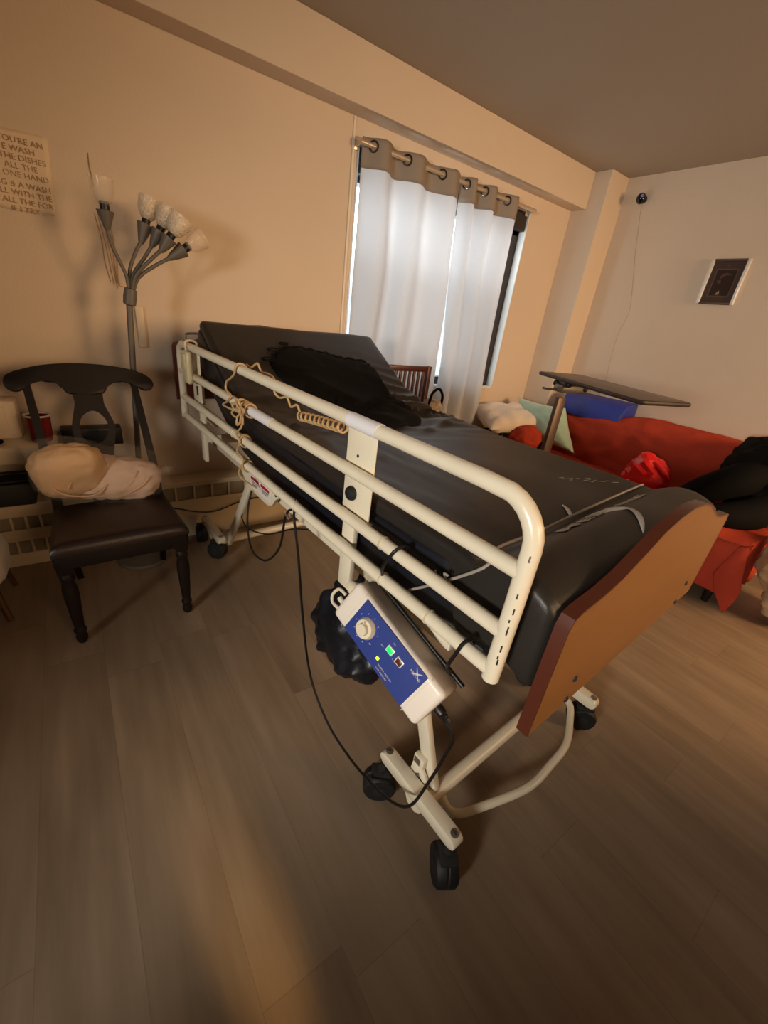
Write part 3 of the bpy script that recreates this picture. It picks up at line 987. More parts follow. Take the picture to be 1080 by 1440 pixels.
# near side rail
RX = 0.545
ZT, Z2, Z3, Z4 = 1.129, 1.010, 0.888, 0.800
ra, rb = 0.262, 2.165
rm = MB()
rt = 0.0150
top = [(RX, rb, Z4 - 0.012), (RX, rb, 1.075), (RX, rb - 0.012, 1.11), (RX, rb - 0.05, ZT), (RX, 1.9, ZT), (RX, ra + 0.11, ZT)]
for k in range(1, 8):
    a = PI / 2 * k / 7
    top.append((RX, ra + 0.075 - 0.075 * math.sin(a), ZT - 0.075 + 0.075 * math.cos(a)))
top += [(RX, ra, 0.95), (RX, ra + 0.002, Z4 - 0.018)]
rm.tube(top, rt * 1.06, 18)
for z in (Z2, Z3, Z4):
    rm.tube([(RX, ra, z), (RX, rb, z)], rt, 18)
rail = obj('side_rail', rm, M_enamel, bed)
sl = MB().tube([(RX, 0.655, ZT), (RX, 0.765, ZT)], rt * 1.16, 20)
obj('rail_sleeve', sl, M_sleeve, rail)
obj('rail_sleeve', MB().tube([(RX, 1.335, Z2), (RX, 1.18, Z2)], rt * 1.08, 20), M_sleeve, rail)
for (y, z) in ((0.60, Z3), (0.585, Z4), (1.50, Z3), (1.50, Z4), (1.93, ZT), (0.43, Z4)):
    ring = [(RX + rt * 1.02 * math.cos(a), y, z + rt * 1.02 * math.sin(a)) for a in [2 * PI * q / 20 for q in range(20)]]
    obj('joint_ring', MB().tube(ring, 0.0022, 6, closed=True), M_pendant, rail)
pts = []
sp = MB()
sp.box((RX + 0.0165, 0.737, 1.005), (0.004, 0.112, 0.235), bev=0.0015)
sp.box((RX + 0.010, 0.737, 0.888), (0.040, 0.112, 0.004), bev=0.001)
sp.box((RX + 0.024, 0.762, 0.775), (0.016, 0.052, 0.23), bev=0.003)
plt = obj('support_plate', sp, M_enamel, rail)
obj('lock_knob', MB().lathe([(0.017, 0), (0.019, 0.006), (0.016, 0.013), (0.006, 0.017)], (RX + 0.014, 0.752, 0.948), Matrix.Rotation(-PI / 2, 3, 'Y'), n=24), M_rubber, rail)
obj('plate_hole', MB().lathe([(0.004, 0), (0.004, 0.001)], (RX + 0.0142, 0.745, 1.046), Matrix.Rotation(-PI / 2, 3, 'Y'), n=12), M_deck, rail)
sp = MB()
sp.box((RX + 0.0165, 1.99, 1.01), (0.004, 0.115, 0.22), bev=0.0015)
sp.box((RX + 0.024, 1.965, 0.76), (0.016, 0.05, 0.27), bev=0.003)
sp.box((RX + 0.06, 1.955, 0.735), (0.07, 0.03, 0.03), bev=0.003)
obj('support_plate', sp, M_enamel, rail)
obj('plate_slot', MB().box((RX + 0.014, 1.985, 0.948), (0.003, 0.022, 0.04), bev=0.001), M_deck, rail)
for (z, l) in ((1.045, .012), (0.975, .010), (0.945, .012), (0.925, .006), (0.905, .018), (0.865, .014), (0.845, .006), (0.835, .012)):
    a = PI + 0.62 + random.uniform(-.12, .12)
    sc = MB().box((RX + 0.0158 * math.cos(a), ra + 0.001 + 0.0158 * math.sin(a), z), (0.0012, 0.0026, l), Matrix.Rotation(a, 3, 'Z'))
    obj('paint_chip', sc, M_deck, rail)

# far side rail lowered below the mattress
fr = MB()
FX = 1.545
for z in (0.66, 0.74):
    fr.tube([(FX, 0.35, z), (FX, 2.05, z)], 0.0125, 12)
for y in (0.35, 2.05):
    fr.tube([(FX, y, 0.64), (FX, y, 0.755)], 0.0125, 12)
for y in (0.75, 1.85):
    fr.box((FX - 0.05, y, 0.72), (0.09, 0.04, 0.02), bev=0.002)
obj('lowered_side_rail', fr, M_enamel, bed)

# ------------------------------------------------------------------ mattress
TOP = [(0.208, 0.950), (0.225, 0.964), (0.255, 0.978), (0.29, 0.985), (0.33, 0.980), (0.365, 0.962), (0.392, 0.947), (0.42, 0.949), (0.50, 0.951), (0.75, 0.951), (1.02, 0.953), (1.26, 0.957), (1.40, 0.965), (1.515, 0.985), (1.60, 1.015), (1.70, 1.070), (1.85, 1.160), (1.995, 1.247)]


def resample(pl, step):
    p, _ = catmull([Vector((0, a, b)) for a, b in pl], [1] * len(pl), 8)
    out = [p[0]]
    acc = 0
    for a, b in zip(p[:-1], p[1:]):
        L = (b - a).length
        while acc + L >= step:
            a = a + (b - a) * ((step - acc) / L)
            out.append(a.copy())
            L = (b - a).length
            acc = 0
        acc += L
    if (out[-1] - p[-1]).length > step * 0.3:
        out.append(p[-1])
    return out


ST = resample(TOP, 0.0135)
NRM = []
for i in range(len(ST)):
    t = (ST[min(i + 2, len(ST) - 1)] - ST[max(i - 2, 0)]).normalized()
    nv_ = Vector((0, -t.z, t.y))
    if ST[i].y < 0.50:
        nv_ = nv_.lerp(Vector((0, 0, 1)), min(1, (0.50 - ST[i].y) / 0.08)).normalized()
    NRM.append(nv_)


def topz(by):
    for a, b in zip(ST[:-1], ST[1:]):
        if a.y <= by <= b.y:
            return a.z + (b.z - a.z) * (by - a.y) / (b.y - a.y)
    return ST[-1].z if by > ST[-1].y else ST[0].z


def nrm_at(by):
    best = min(range(len(ST)), key=lambda i: abs(ST[i].y - by))
    return NRM[best]


def ridge(v):
    return 1 - abs(noise.noise(v)) * 2


def wrinkle(x, y, s):
    """small cloth folds of the cover, metres"""
    d = 0.0
    wz = math.exp(-((y - 1.42) / 0.24) ** 2)
    v = Vector((x * 2.2 + 3, y * 13 + x * 4.0, 1.3))
    d += 0.036 * wz * (max(0, ridge(v)) ** 2 - 0.25) * (0.45 + 0.55 * max(0, min(1, (x - 0.75) / 0.4)))
    wn = math.exp(-((y - 1.15) / 0.5) ** 2) * max(0, 1 - (x - 0.58) / 0.45)
    d += 0.022 * wn * (max(0, ridge(Vector((x * 10 + 1, y * 2.2 + x * 3.5, 4.0)))) ** 2 - 0.3)
    d += 0.005 * noise.noise(Vector((x * 5, y * 4, 7)))
    # one pronounced fold
    c = (y - 1.17 - 0.35 * (x - 1.25))
    d += 0.010 * math.exp(-(c / 0.018) ** 2) * max(0, 1 - ((x - 1.30) / 0.22) ** 2)
    return d


def slab(d0, d1, hw, rad, m, top_w=True, side_amp=0.006, seed=0, bulge=0.0):
    cx = 1.045
    n = len(ST)
    rings = []
    slen = 0.0
    arcs = [0.0]
    for a, b in zip(ST[:-1], ST[1:]):
        arcs.append(arcs[-1] + (b - a).length)
    Ltot = arcs[-1]
    er = min(rad * 1.2, 0.045)
    for i in range(n):
        s = min(arcs[i], Ltot - arcs[i])
        ins = 0.0
        if s < er:
            ins = er - math.sqrt(max(0, er * er - (er - s) ** 2))
        ff = max(0, min(1, (0.46 - ST[i].y) / 0.09)) if ST[i].y < 0.5 else 0.0
        ff = ff * ff * (3 - 2 * ff)
        h = hw - ins * 0.6 + (0.006 * ff if top_w else -0.012 * ff)
        D0 = d0 - ins * (0.9 if i > n / 2 else 0.2)
        D1 = d1 + ins * 0.8 - (0.145 * ff if top_w else -0.012 * ff)
        r = min(rad, (D0 - D1) * 0.49)
        ring2 = []
        TN = 34
        for k in range(TN + 1):
            ring2.append((-h + r + (2 * h - 2 * r) * k / TN, D0, 0, 1))
        for k in range(1, 5):
            a = PI / 2 * (1 - k / 5)
            ring2.append((h - r + r * math.cos(a), D0 - r + r * math.sin(a), math.cos(a), math.sin(a)))
        for k in range(0, 7):
            ring2.append((h, D0 - r - (D0 - D1 - 2 * r) * k / 6, 1, 0))
        for k in range(1, 5):
            a = -PI / 2 * k / 5
            ring2.append((h - r + r * math.cos(a), D1 + r + r * math.sin(a), math.cos(a), math.sin(a)))
        for k in range(9):
            ring2.append((h - r - (2 * h - 2 * r) * k / 8, D1, 0, -1))
        for k in range(1, 5):
            a = -PI / 2 - PI / 2 * k / 5
            ring2.append((-h + r + r * math.cos(a), D1 + r + r * math.sin(a), math.cos(a), math.sin(a)))
        for k in range(0, 7):
            ring2.append((-h, D1 + r + (D0 - D1 - 2 * r) * k / 6, -1, 0))
        for k in range(1, 5):
            a = PI - PI / 2 * k / 5
            ring2.append((-h + r + r * math.cos(a), D0 - r + r * math.sin(a), math.cos(a), math.sin(a)))
        row = []
        for (x, d, nx, nd) in ring2:
            y = ST[i].y
            w = 0.0
            if top_w and nd > 0.3:
                w = wrinkle(x + cx, y, seed) * nd
            if abs(nx) > 0.3:
                w += side_amp * (1 if top_w else 1 - ff) * (ridge(Vector((nx * 2, y * 3.0 + d * 6, d * 16 + seed))) - 0.45)
                w += bulge * (1 - ((d - (d0 + d1) / 2) / ((d0 - d1) / 2)) ** 2)
            p = ST[i] + NRM[i] * (d + w * nd)
            row.append(m.bm.verts.new((cx + x + w * nx, p.y, p.z)))
        rings.append(row)
    for a, b in zip(rings[:-1], rings[1:]):
        k = len(a)
        for q in range(k):
            m.bm.faces.new((a[q], a[(q + 1) % k], b[(q + 1) % k], b[q]))
    m.bm.faces.new(rings[0][::-1])
    m.bm.faces.new(rings[-1])
    return m


mt_ = thing('mattress', 'black vinyl mattress with raised head end lying on the hospital bed', 'mattress', (1.045, 1.1, 0.76), frame='bed')
obj('mattress_base', slab(-0.036, -0.188, 0.456, 0.016, MB(), top_w=False, side_amp=0.007, seed=2), M_navy, mt_, angle=180)
obj('top_cover', slab(0.0, -0.046, 0.457, 0.022, MB(), side_amp=0.004, seed=1), M_cover, mt_, angle=180)


def on_top(x, y, h=0.0):
    z = topz(y) + wrinkle(x, y, 1)
    nn = nrm_at(y)
    return Vector((x, y, z)) + nn * h


strap = MB().tube([(0.570, 0.521, 0.800), (0.571, 0.462, 0.852), (0.571, 0.405, 0.905), (0.573, 0.352, 0.960), (0.600, 0.352, 0.978), (0.655, 0.381, 0.966), (0.817, 0.388, 0.960), (0.981, 0.400, 0.957), (1.193, 0.410, 0.957), (1.40, 0.418, 0.957), (1.478, 0.419, 0.957)], 0.0032, 8, smooth=4)
bow = MB()
so_ = obj('tie_strap', strap, M_strap, mt_)
for k in range(4):
    a = k * 1.5
    bow.tube([(0.567, 0.425, 0.890), (0.560, 0.425 + 0.02 * math.cos(a), 0.890 + 0.016 * math.sin(a)), (0.562, 0.43 + 0.026 * math.cos(a + .6), 0.888 + 0.02 * math.sin(a + .6))], 0.0025, 6, smooth=3)
obj('bow_knot', bow, M_strap, so_)


def ribbon(path, w, m):
    pts_, _ = catmull([Vector(p) for p in path], [1] * len(path), 8)
    n_ = len(pts_)
    rows = []
    for i, p in enumerate(pts_):
        t = (pts_[min(i + 1, n_ - 1)] - pts_[max(i - 1, 0)]).normalized()
        s = t.cross(Vector((0, 0, 1)))
        s = s.normalized() if s.length > 1e-5 else Vector((1, 0, 0))
        ww = w * (math.sin(PI * (i + 0.3) / (n_ - 0.4)) ** 0.6)
        rows.append([m.bm.verts.new(p + s * ww * 0.5 * q + Vector((0, 0, 0.0015 if abs(q) < 0.5 else 0))) for q in (-1, 0, 1)] + [m.bm.verts.new(p - Vector((0, 0, 0.003)))])
    for a, b in zip(rows[:-1], rows[1:]):
        for q in range(4):
            m.bm.faces.new((a[q], a[(q + 1) % 4], b[(q + 1) % 4], b[q]))
    m.bm.faces.new(rows[0][::-1])
    m.bm.faces.new(rows[-1])
    return m


def tp(x, y, h=0.003):
    v = on_top(x, y, h)
    return (v.x, v.y, v.z)


obj('white_tape', ribbon([tp(0.99, 0.372), tp(1.05, 0.362), tp(1.09, 0.345), tp(1.105, 0.322), tp(1.09, 0.298), tp(1.055, 0.272), tp(1.012, 0.248)], 0.020, MB()), M_white_print, mt_)
obj('white_tape', ribbon([tp(1.03, 0.452), tp(1.022, 0.435), tp(1.005, 0.418), tp(0.985, 0.402)], 0.012, MB()), M_white_print, mt_)
# printed lettering along the crease
pr = MB()
me = text_mesh('MEDLINE', 0.046, 1.15, 0.0006, 0.0014)
for v in me.vertices:
    p = on_top(0.83 + v.co.x * 2.6, 0.343 + v.co.y * 0.6 + v.co.x * 0.13, 0.003)
    v.co = Vector((p.x, p.y, p.z + v.co.z))
pr.add_mesh(me, Matrix.Identity(4))
obj('printed_lettering', pr, M_white_print, mt_, smooth=False)
# pale scuffs on the cover
M_scuff = mat('scuff_grey', (104, 98, 93), 0.7)
for k in range(15):
    x = 1.24 + random.random() * 0.16
    y = 0.585 - (x - 1.24) * 0.55 + random.uniform(-0.018, 0.018)
    l = random.uniform(0.012, 0.03)
    a = random.uniform(-0.7, 0.1)
    p0, p1 = on_top(x, y, 0.0008), on_top(x + l * math.cos(a), y + l * math.sin(a), 0.0008)
    obj('pale_scuff', MB().tube([p0, (p0 + p1) / 2, p1], [0.0005, 0.0016, 0.0005], 5), M_scuff, mt_)

# black cushion on the raised head section
OUT = [(0.80, 1.755), (0.835, 1.80), (0.875, 1.835), (0.935, 1.855), (1.02, 1.85), (1.10, 1.832), (1.17, 1.81), (1.25, 1.795), (1.325, 1.775), (1.36, 1.72), (1.345, 1.64), (1.325, 1.57), (1.31, 1.50), (1.30, 1.43), (1.295, 1.32), (1.25, 1.245), (1.17, 1.215), (1.08, 1.20), (1.0, 1.27), (0.94, 1.42), (0.88, 1.55), (0.82, 1.66)]
OUTS = smooth2(OUT, 4)
cc = (1.12, 1.55)
cm = MB()
NR = 16


def cush(u, v):
    k = int(u * len(OUTS)) % len(OUTS)
    ox, oy = OUTS[k]
    fr_ = 1 - v
    jag = 1 + 0.012 * math.sin(k * 2.6) * (v < 0.12)
    x = cc[0] + (ox - cc[0]) * fr_ * jag
    y = cc[1] + (oy - cc[1]) * fr_ * jag
    h = 0.004 + 0.030 * (1 - fr_ ** 5) ** 0.7 + 0.004 * noise.noise(Vector((x * 8, y * 8, 0)))
    return on_top(x, y, h)


g = cm.grid(cush, len(OUTS), NR, closed_u=True)
cm.bm.faces.new([row[-1] for row in g])
# skirt down into the cover so that the edge is closed
low = [cm.bm.verts.new(on_top(OUTS[k][0], OUTS[k][1], -0.001)) for k in range(len(OUTS))]
for k in range(len(OUTS)):
    k2 = (k + 1) % len(OUTS)
    cm.bm.faces.new((g[k][0], g[k2][0], low[k2], low[k]))
cm.bm.faces.new(low[::-1])
cu_ = thing('cushion', 'flat black cloth cushion lying on the raised head of the mattress', 'cushion', (1.12, 1.55, 0.96), frame='bed')
obj('cushion_body', cm, M_black, cu_, angle=180)
rf = MB()
ed = []
for k in range(2, 34):
    ox, oy = OUTS[k % len(OUTS)]
    ed.append(on_top(ox + 0.004 * math.sin(k * 2.1), oy + 0.004 * math.cos(k * 3.3), 0.008 + 0.003 * math.sin(k * 1.9)))
rf.tube(ed, 0.005, 7, smooth=3)
for (xx, yy, s) in ((0.80, 1.775, .03), (0.85, 1.83, .03), (0.915, 1.868, .022)):
    p = on_top(xx, yy, 0.006)
    rf.tube([p + Vector((s * math.cos(a), s * 0.3 * math.sin(a), 0.004 + s * 0.15 * math.sin(a))) for a in [2 * PI * q / 12 for q in range(12)]], 0.0035, 6, closed=True)
obj('ruffled_edge', rf, M_black, cu_)

# ------------------------------------------------------------------ hand control and coiled cord on the rail
hc = thing('hand_control', 'cream hand control hung on the rail near the headboard with tan coiled cord', 'hand control', (0.56, 1.99, 0.98), frame='bed')
hcm = MB().box((0.522, 1.975, 1.05), (0.026, 0.075, 0.135), bev=0.011, seg=3).box((0.507, 1.975, 1.075), (0.006, 0.05, 0.06), bev=0.002)
obj('handset', hcm, M_pendant, hc)
hk = MB().tube([(0.524, 1.98, 1.11), (0.522, 1.98, 1.15), (0.545, 1.98, 1.158), (0.566, 1.98, 1.15), (0.566, 1.98, 1.12)], 0.005, 8, smooth=4)
obj('hanging_hook', hk, M_pendant, hc)


def helix(path, r, turns, m, rr=0.0034, n=10):
    p, _ = catmull([Vector(q) for q in path], [1] * len(path), 14)
    out = []
    N_ = int(turns * n)
    for i in range(N_ + 1):
        f = i / N_ * (len(p) - 1)
        k = min(int(f), len(p) - 2)
        c = p[k].lerp(p[k + 1], f - k)
        t = (p[k + 1] - p[k]).normalized()
        e1 = t.cross(Vector((1, 0, 0.01))).normalized()
        e2 = t.cross(e1)
        a = 2 * PI * i / n
        out.append(c + (e1 * math.cos(a) + e2 * math.sin(a)) * r)
    m.tube(out, rr, 7)
    return m


cd = MB()
CR = 0.0036
cd.tube([(0.566, 1.95, 1.005), (0.56, 1.93, 0.98), (0.53, 1.90, 1.03), (0.525, 1.86, 1.03)], CR, 7, smooth=5)
obj('cord_end', cd, M_beigecord, hc)
cd = MB()
# from the top rail down to the knot on the second rail
cd.tube([(0.566, 1.40, 1.128), (0.545, 1.405, 1.150), (0.525, 1.411, 1.147), (0.524, 1.43, 1.115), (0.526, 1.475, 1.092), (0.526, 1.515, 1.073), (0.526, 1.522, 1.046), (0.526, 1.475, 1.034), (0.526, 1.515, 1.005), (0.524, 1.555, 0.985), (0.524, 1.50, 0.985), (0.526, 1.40, 0.995)], CR, 7, smooth=5)
# knot round the second rail
for k in range(6):
    y = 1.345 + k * 0.016
    ring = [(RX + 0.0215 * math.cos(a), y + 0.006 * math.sin(a + k), Z2 + 0.0215 * math.sin(a)) for a in [2 * PI * q / 14 for q in range(14)]]
    obj('wrapped_loop', MB().tube(ring, CR, 7, closed=True), M_beigecord, hc)
for k in range(6):
    a0 = k * 1.1
    c0 = Vector((0.522, 1.375, 0.998))
    cd.tube([c0, c0 + Vector((-0.008, 0.035 * math.cos(a0), 0.03 * math.sin(a0))), c0 + Vector((-0.012, 0.055 * math.cos(a0 + .5), 0.045 * math.sin(a0 + .5))), c0 + Vector((-0.006, 0.03 * math.cos(a0 + 1.0), 0.026 * math.sin(a0 + 1.0))), c0], CR, 7, smooth=5)
# hanging on down across the lower rails to the frame
cd.tube([(0.524, 1.385, 0.975), (0.524, 1.38, 0.948), (0.522, 1.425, 0.912), (0.524, 1.395, 0.889), (0.524, 1.43, 0.845), (0.526, 1.375, 0.827), (0.524, 1.420, 0.765), (0.540, 1.41, 0.735), (0.585, 1.40, 0.700)], CR, 7, smooth=5)
for y, z in ((1.40, Z3), (1.41, Z3), (1.385, Z4)):
    ring = [(RX + 0.0205 * math.cos(a), y + 0.005 * math.sin(a), z + 0.0205 * math.sin(a)) for a in [2 * PI * q / 14 for q in range(14)]]
    cd.tube(ring, CR, 7, closed=True)
# behind the top rail and over the mattress, ending in a tight coil
cd.tube([(0.566, 1.40, 1.128), (0.575, 1.45, 1.143), (0.575, 1.41, 1.140), (0.575, 1.358, 1.161), (0.578, 1.335, 1.139), (0.58, 1.29, 1.140), (0.59, 1.265, 1.128), (0.60, 1.285, 1.085), (0.61, 1.265, 1.070), (0.615, 1.225, 1.080), (0.617, 1.20, 1.055), (0.62, 1.165, 1.068), (0.62, 1.14, 1.040)], CR, 7, smooth=5)
obj('coiled_cord', cd, M_beigecord, hc)
obj('tight_coil', helix([(0.62, 1.14, 1.040), (0.622, 1.06, 1.050), (0.622, 0.98, 1.058), (0.622, 0.90, 1.066)], 0.013, 10, MB(), 0.0034), M_beigecord, hc)

# ------------------------------------------------------------------ air pump hung on the rail
PC = Vector((0.5002, 0.5017, 0.669))
PU, PV, PN = Vector((0.0842, -0.9333, -0.3492)), Vector((0.3722, -0.2956, 0.8798)), Vector((-0.9243, -0.204, 0.3225))
PV = (PV - PU * PV.dot(PU)).normalized()
PN = PU.cross(PV)
if PN.x > 0:
    PN = -PN
PM = Matrix((PU, PV, PN)).transposed()
pump = thing('air_pump', 'white air mattress pump with blue face panel hung on the bed rail', 'pump', PC, frame='bed')


def PP(u, v, n_=0.0):
    return PC + PU * u + PV * v + PN * n_


DP = 0.078
obj('case', MB().box(PP(0, 0, -DP / 2), (0.318, 0.114, DP), PM, bev=0.013, seg=4), M_pump, pump)
sm = MB()
for u in (-0.118, 0.116):
    sm.box(PP(u, 0, 0.0002), (0.0012, 0.112, 0.001), PM)
obj('case_seam', sm, M_dial, pump)
fc = obj('face_panel', MB().box(PP(0, 0, 0.0006), (0.2177, 0.101, 0.0016), PM), M_blue, pump)
kn = obj('dial', MB().lathe([(0.0265, 0), (0.0265, 0.003), (0.0235, 0.008), (0.0225, 0.012), (0.0150, 0.0125), (0.0140, 0.021), (0.0125, 0.0225)], PP(-0.065, 0, 0.001), PM, n=36), M_dial, pump)
obj('dial_pointer', MB().box(PP(-0.071, 0.012, 0.016), (0.012, 0.003, 0.009), PM @ Matrix.Rotation(2.1, 3, 'Z'), bev=0.001), M_pump, kn)
wp = MB()
for k in range(10):
    a = 0.35 + 2 * PI * k / 10.5
    me = text_mesh(str(1 + k), 0.0065)
    q = PP(-0.065 + 0.0345 * math.cos(a) - 0.0015, 0.0345 * math.sin(a) - 0.002, 0.0018)
    wp.add_mesh(me, Matrix.Translation(q) @ PM.to_4x4())
for (u, v, s, sz) in ((0.012, -0.034, 'NORMAL PRESSURE', 0.0055), (0.012, -0.043, 'LOW PRESSURE', 0.0055), (-0.014, 0.006, 'ON', 0.005), (0.004, 0.034, 'OFF', 0.005), (0.026, 0.006, 'ALARM', 0.004)):
    wp.add_mesh(text_mesh(s, sz), Matrix.Translation(PP(u, v, 0.0018)) @ PM.to_4x4())
wp.add_mesh(text_mesh('MEDLINE', 0.0078, 1.0), Matrix.Translation(PP(0.071, 0.0275, 0.0020)) @ PM.to_4x4())
star = []
for k in range(8):
    a = 2 * PI * k / 8 + PI / 4
    r = 0.0175 if k % 2 == 0 else 0.0022
    star.append((0.088 + r * math.cos(a), 0.036 + r * math.sin(a)))
wp.prism(star, PC + PN * 0.0014, PU, PV, PN * 0.0006)
obj('white_printing', wp, M_white_print, pump, smooth=False)
for (u, v, mt2, nm) in ((0.011, 0.0175, M_green, 'green_switch'), (0.043, 0.0175, M_brown, 'brown_switch')):
    fr_ = obj('switch_bezel', MB().box(PP(u, v, 0.002), (0.021, 0.017, 0.004), PM, bev=0.001), M_silver, pump)
    obj(nm, MB().box(PP(u, v, 0.0042), (0.016, 0.0125, 0.003), PM, bev=0.001), mt2, fr_)
obj('indicator_lamp', MB().box(PP(0.002, -0.0235, 0.002), (0.0085, 0.0075, 0.003), PM, bev=0.001), M_led, pump)
# hose fittings at the upper end
ft = MB()
axr = (-PU).to_track_quat('Z', 'Y').to_matrix()
ft.lathe([(0.0165, 0), (0.0165, 0.014), (0.014, 0.02), (0.010, 0.03)], PP(-0.157, 0.018, -0.03), axr, n=20)
obj('hose_fitting', ft, M_dial, pump)
lp_ = MB().tube([PP(-0.157, -0.046, -0.02), PP(-0.182, -0.050, -0.018), PP(-0.196, -0.036, -0.018), PP(-0.192, -0.010, -0.018), PP(-0.168, -0.006, -0.02)], 0.0042, 8, smooth=4)
lp_.lathe([(0.007, 0), (0.007, 0.022)], PP(-0.155, -0.026, -0.02), axr, n=14)
obj('carry_loop', lp_, M_dial, pump)
# wire hooks
h1 = [PP(-0.125, 0.060, -DP + 0.006), (0.526, 0.572, 0.84), (0.525, 0.556, 0.875), (0.526, 0.543, 0.902), (0.545, 0.538, 0.912), (0.563, 0.538, 0.905), (0.566, 0.540, 0.880)]
h2 = [PP(0.125, 0.060, -DP + 0.006), (0.526, 0.346, 0.745), (0.525, 0.335, 0.785), (0.528, 0.327, 0.818), (0.545, 0.325, 0.823), (0.563, 0.325, 0.816), (0.566, 0.327, 0.795)]
for h in (h1, h2):
    obj('hanging_hook', MB().tube(h, 0.0038, 10, smooth=2), M_blackcord, pump)
obj('hook_bar', MB().tube([PP(-0.14, 0.061, -DP + 0.004), PP(0.165, 0.061, -DP + 0.004)], 0.0055, 10), M_blackcord, pump)
obj('rear_bracket', MB().box(PP(0.02, 0.0, -DP - 0.012), (0.22, 0.10, 0.022), PM, bev=0.004), M_dial, pump)

# power cord of the pump, along the floor, up over the frame
cordp = [PP(0.16, -0.01, -0.05), PP(0.175, -0.016, -0.05), (0.566, 0.315, 0.545), (0.560, 0.318, 0.478), (0.556, 0.335, 0.37), (0.553, 0.371, 0.215), (0.548, 0.436, 0.150), (0.545, 0.53, 0.118), (0.545, 0.63, 0.102), (0.540, 0.75, 0.129), (0.536, 0.862, 0.235), (0.530, 0.917, 0.439), (0.525, 0.953, 0.661), (0.522, 0.980, 0.775), (0.532, 1.000, 0.783), (0.545, 1.025, 0.780), (0.538, 1.048, 0.770), (0.534, 1.065, 0.73), (0.534, 1.101, 0.608), (0.536, 1.215, 0.492), (0.54, 1.347, 0.462), (0.55, 1.415, 0.522), (0.57, 1.455, 0.60), (0.592, 1.47, 0.66)]
pcd = thing('power_cord', 'black power cord looping from the pump to the floor and over the bed frame', 'power cord', (0.55, 0.6, 0.1), frame='bed')
obj('cord', MB().tube(cordp, 0.0040, 8, smooth=6), M_blackcord, pcd)
pg = MB()
pax = PU.to_track_quat('Z', 'Y').to_matrix()
pg.lathe([(0.010, 0), (0.012, 0.004), (0.011, 0.02), (0.007, 0.024), (0.009, 0.027), (0.0065, 0.031), (0.008, 0.034), (0.005, 0.042)], PP(0.157, -0.008, -0.05), pax, n=14)
obj('plug', pg, M_blackcord, pcd)
tie = MB().tube([(0.529, 1.0, 0.800), (0.520, 1.005, 0.780), (0.535, 1.012, 0.765), (0.56, 1.012, 0.785), (0.545, 1.012, 0.822)], 0.0018, 6, closed=True, smooth=3)
tie.tube([(0.524, 1.008, 0.775), (0.512, 0.995, 0.77), (0.508, 1.02, 0.79)], 0.0014, 5, smooth=3)
obj('cable_tie', tie, M_clear, pcd)
obj('bed_cable', MB().tube([(0.675, 1.80, 0.385), (0.66, 1.77, 0.384), (0.655, 1.70, 0.37), (0.66, 1.60, 0.39), (0.66, 1.448, 0.455), (0.66, 1.257, 0.573), (0.66, 1.12, 0.640), (0.65, 1.02, 0.70)], 0.0032, 7, smooth=6), M_blackcord, None, 'thin black cable sagging from the lift leg under the bed frame', 'cable', frame='bed')
obj('wall_cable', MB().tube([(0.20, 2.385, 0.24), (0.354, 2.375, 0.208), (0.428, 2.372, 0.181), (0.506, 2.372, 0.160), (0.560, 2.372, 0.158), (0.61, 2.372, 0.168), (0.697, 2.372, 0.193), (0.85, 2.372, 0.21), (1.1, 2.372, 0.19)], 0.0040, 7, smooth=5), M_blackcord, None, 'black cable hanging along the radiator cover behind the bed head', 'cable')

# navy cloth bag behind the pump
ng = MB()
ng.blob((0.665, 0.84, 0.385), (0.075, 0.165, 0.195), Matrix.Rotation(0.55, 3, 'X'), namp=0.035, nfreq=7, seed=4.2, nu=64, nv=44, e1=0.9, e2=0.9)
nv = thing('cloth_bag', 'crumpled navy cloth bag hanging under the bed behind the pump', 'bag', (0.665, 0.84, 0.19), frame='bed')
obj('bag_body', ng, M_navy, nv)
obj('bag_tie', MB().tube([(0.665, 0.84, 0.56), (0.655, 0.80, 0.62), (0.648, 0.78, 0.69)], [0.022, 0.012, 0.008], 10, smooth=4), M_navy, nv)

# ------------------------------------------------------------------ dining chair
ch = thing('dining_chair', 'dark wood dining chair with leather seat and pierced splat at left', 'chair', (0.045, 1.90, 0))
SEAT = [(-0.180, 1.655), (0.285, 1.668), (0.255, 2.055), (-0.170, 2.030)]


def soft_slab(c4, z0, z1, inset, m, crown=0.012):
    def f(u, v):
        a = Vector(c4[0]).lerp(Vector(c4[1]), u)
        b = Vector(c4[3]).lerp(Vector(c4[2]), u)
        p = a.lerp(b, v)
        e = min(u, 1 - u, v, 1 - v)
        edge = 1 - max(0, 1 - e / 0.07) ** 2.2
        cen = (Vector(c4[0]) + Vector(c4[2])) / 2
        return p, edge, cen

    def top(u, v):
        p, edge, _ = f(u, v)
        return Vector((p.x, p.y, z0 + (z1 - z0) * (0.45 + 0.55 * edge) + crown * math.sin(PI * u) * math.sin(PI * v)))
    g_ = m.grid(top, 28, 28)
    bot = m.grid(lambda u, v: Vector((*(f(u, v)[0]), z0)), 28, 28)
    for i in range(27):
        for (a, b, c, d) in ((g_[i][0], g_[i + 1][0], bot[i + 1][0], bot[i][0]), (g_[i][27], g_[i + 1][27], bot[i + 1][27], bot[i][27]), (g_[0][i], g_[0][i + 1], bot[0][i + 1], bot[0][i]), (g_[27][i], g_[27][i + 1], bot[27][i + 1], bot[27][i])):
            m.bm.faces.new((a, b, c, d))
    return m


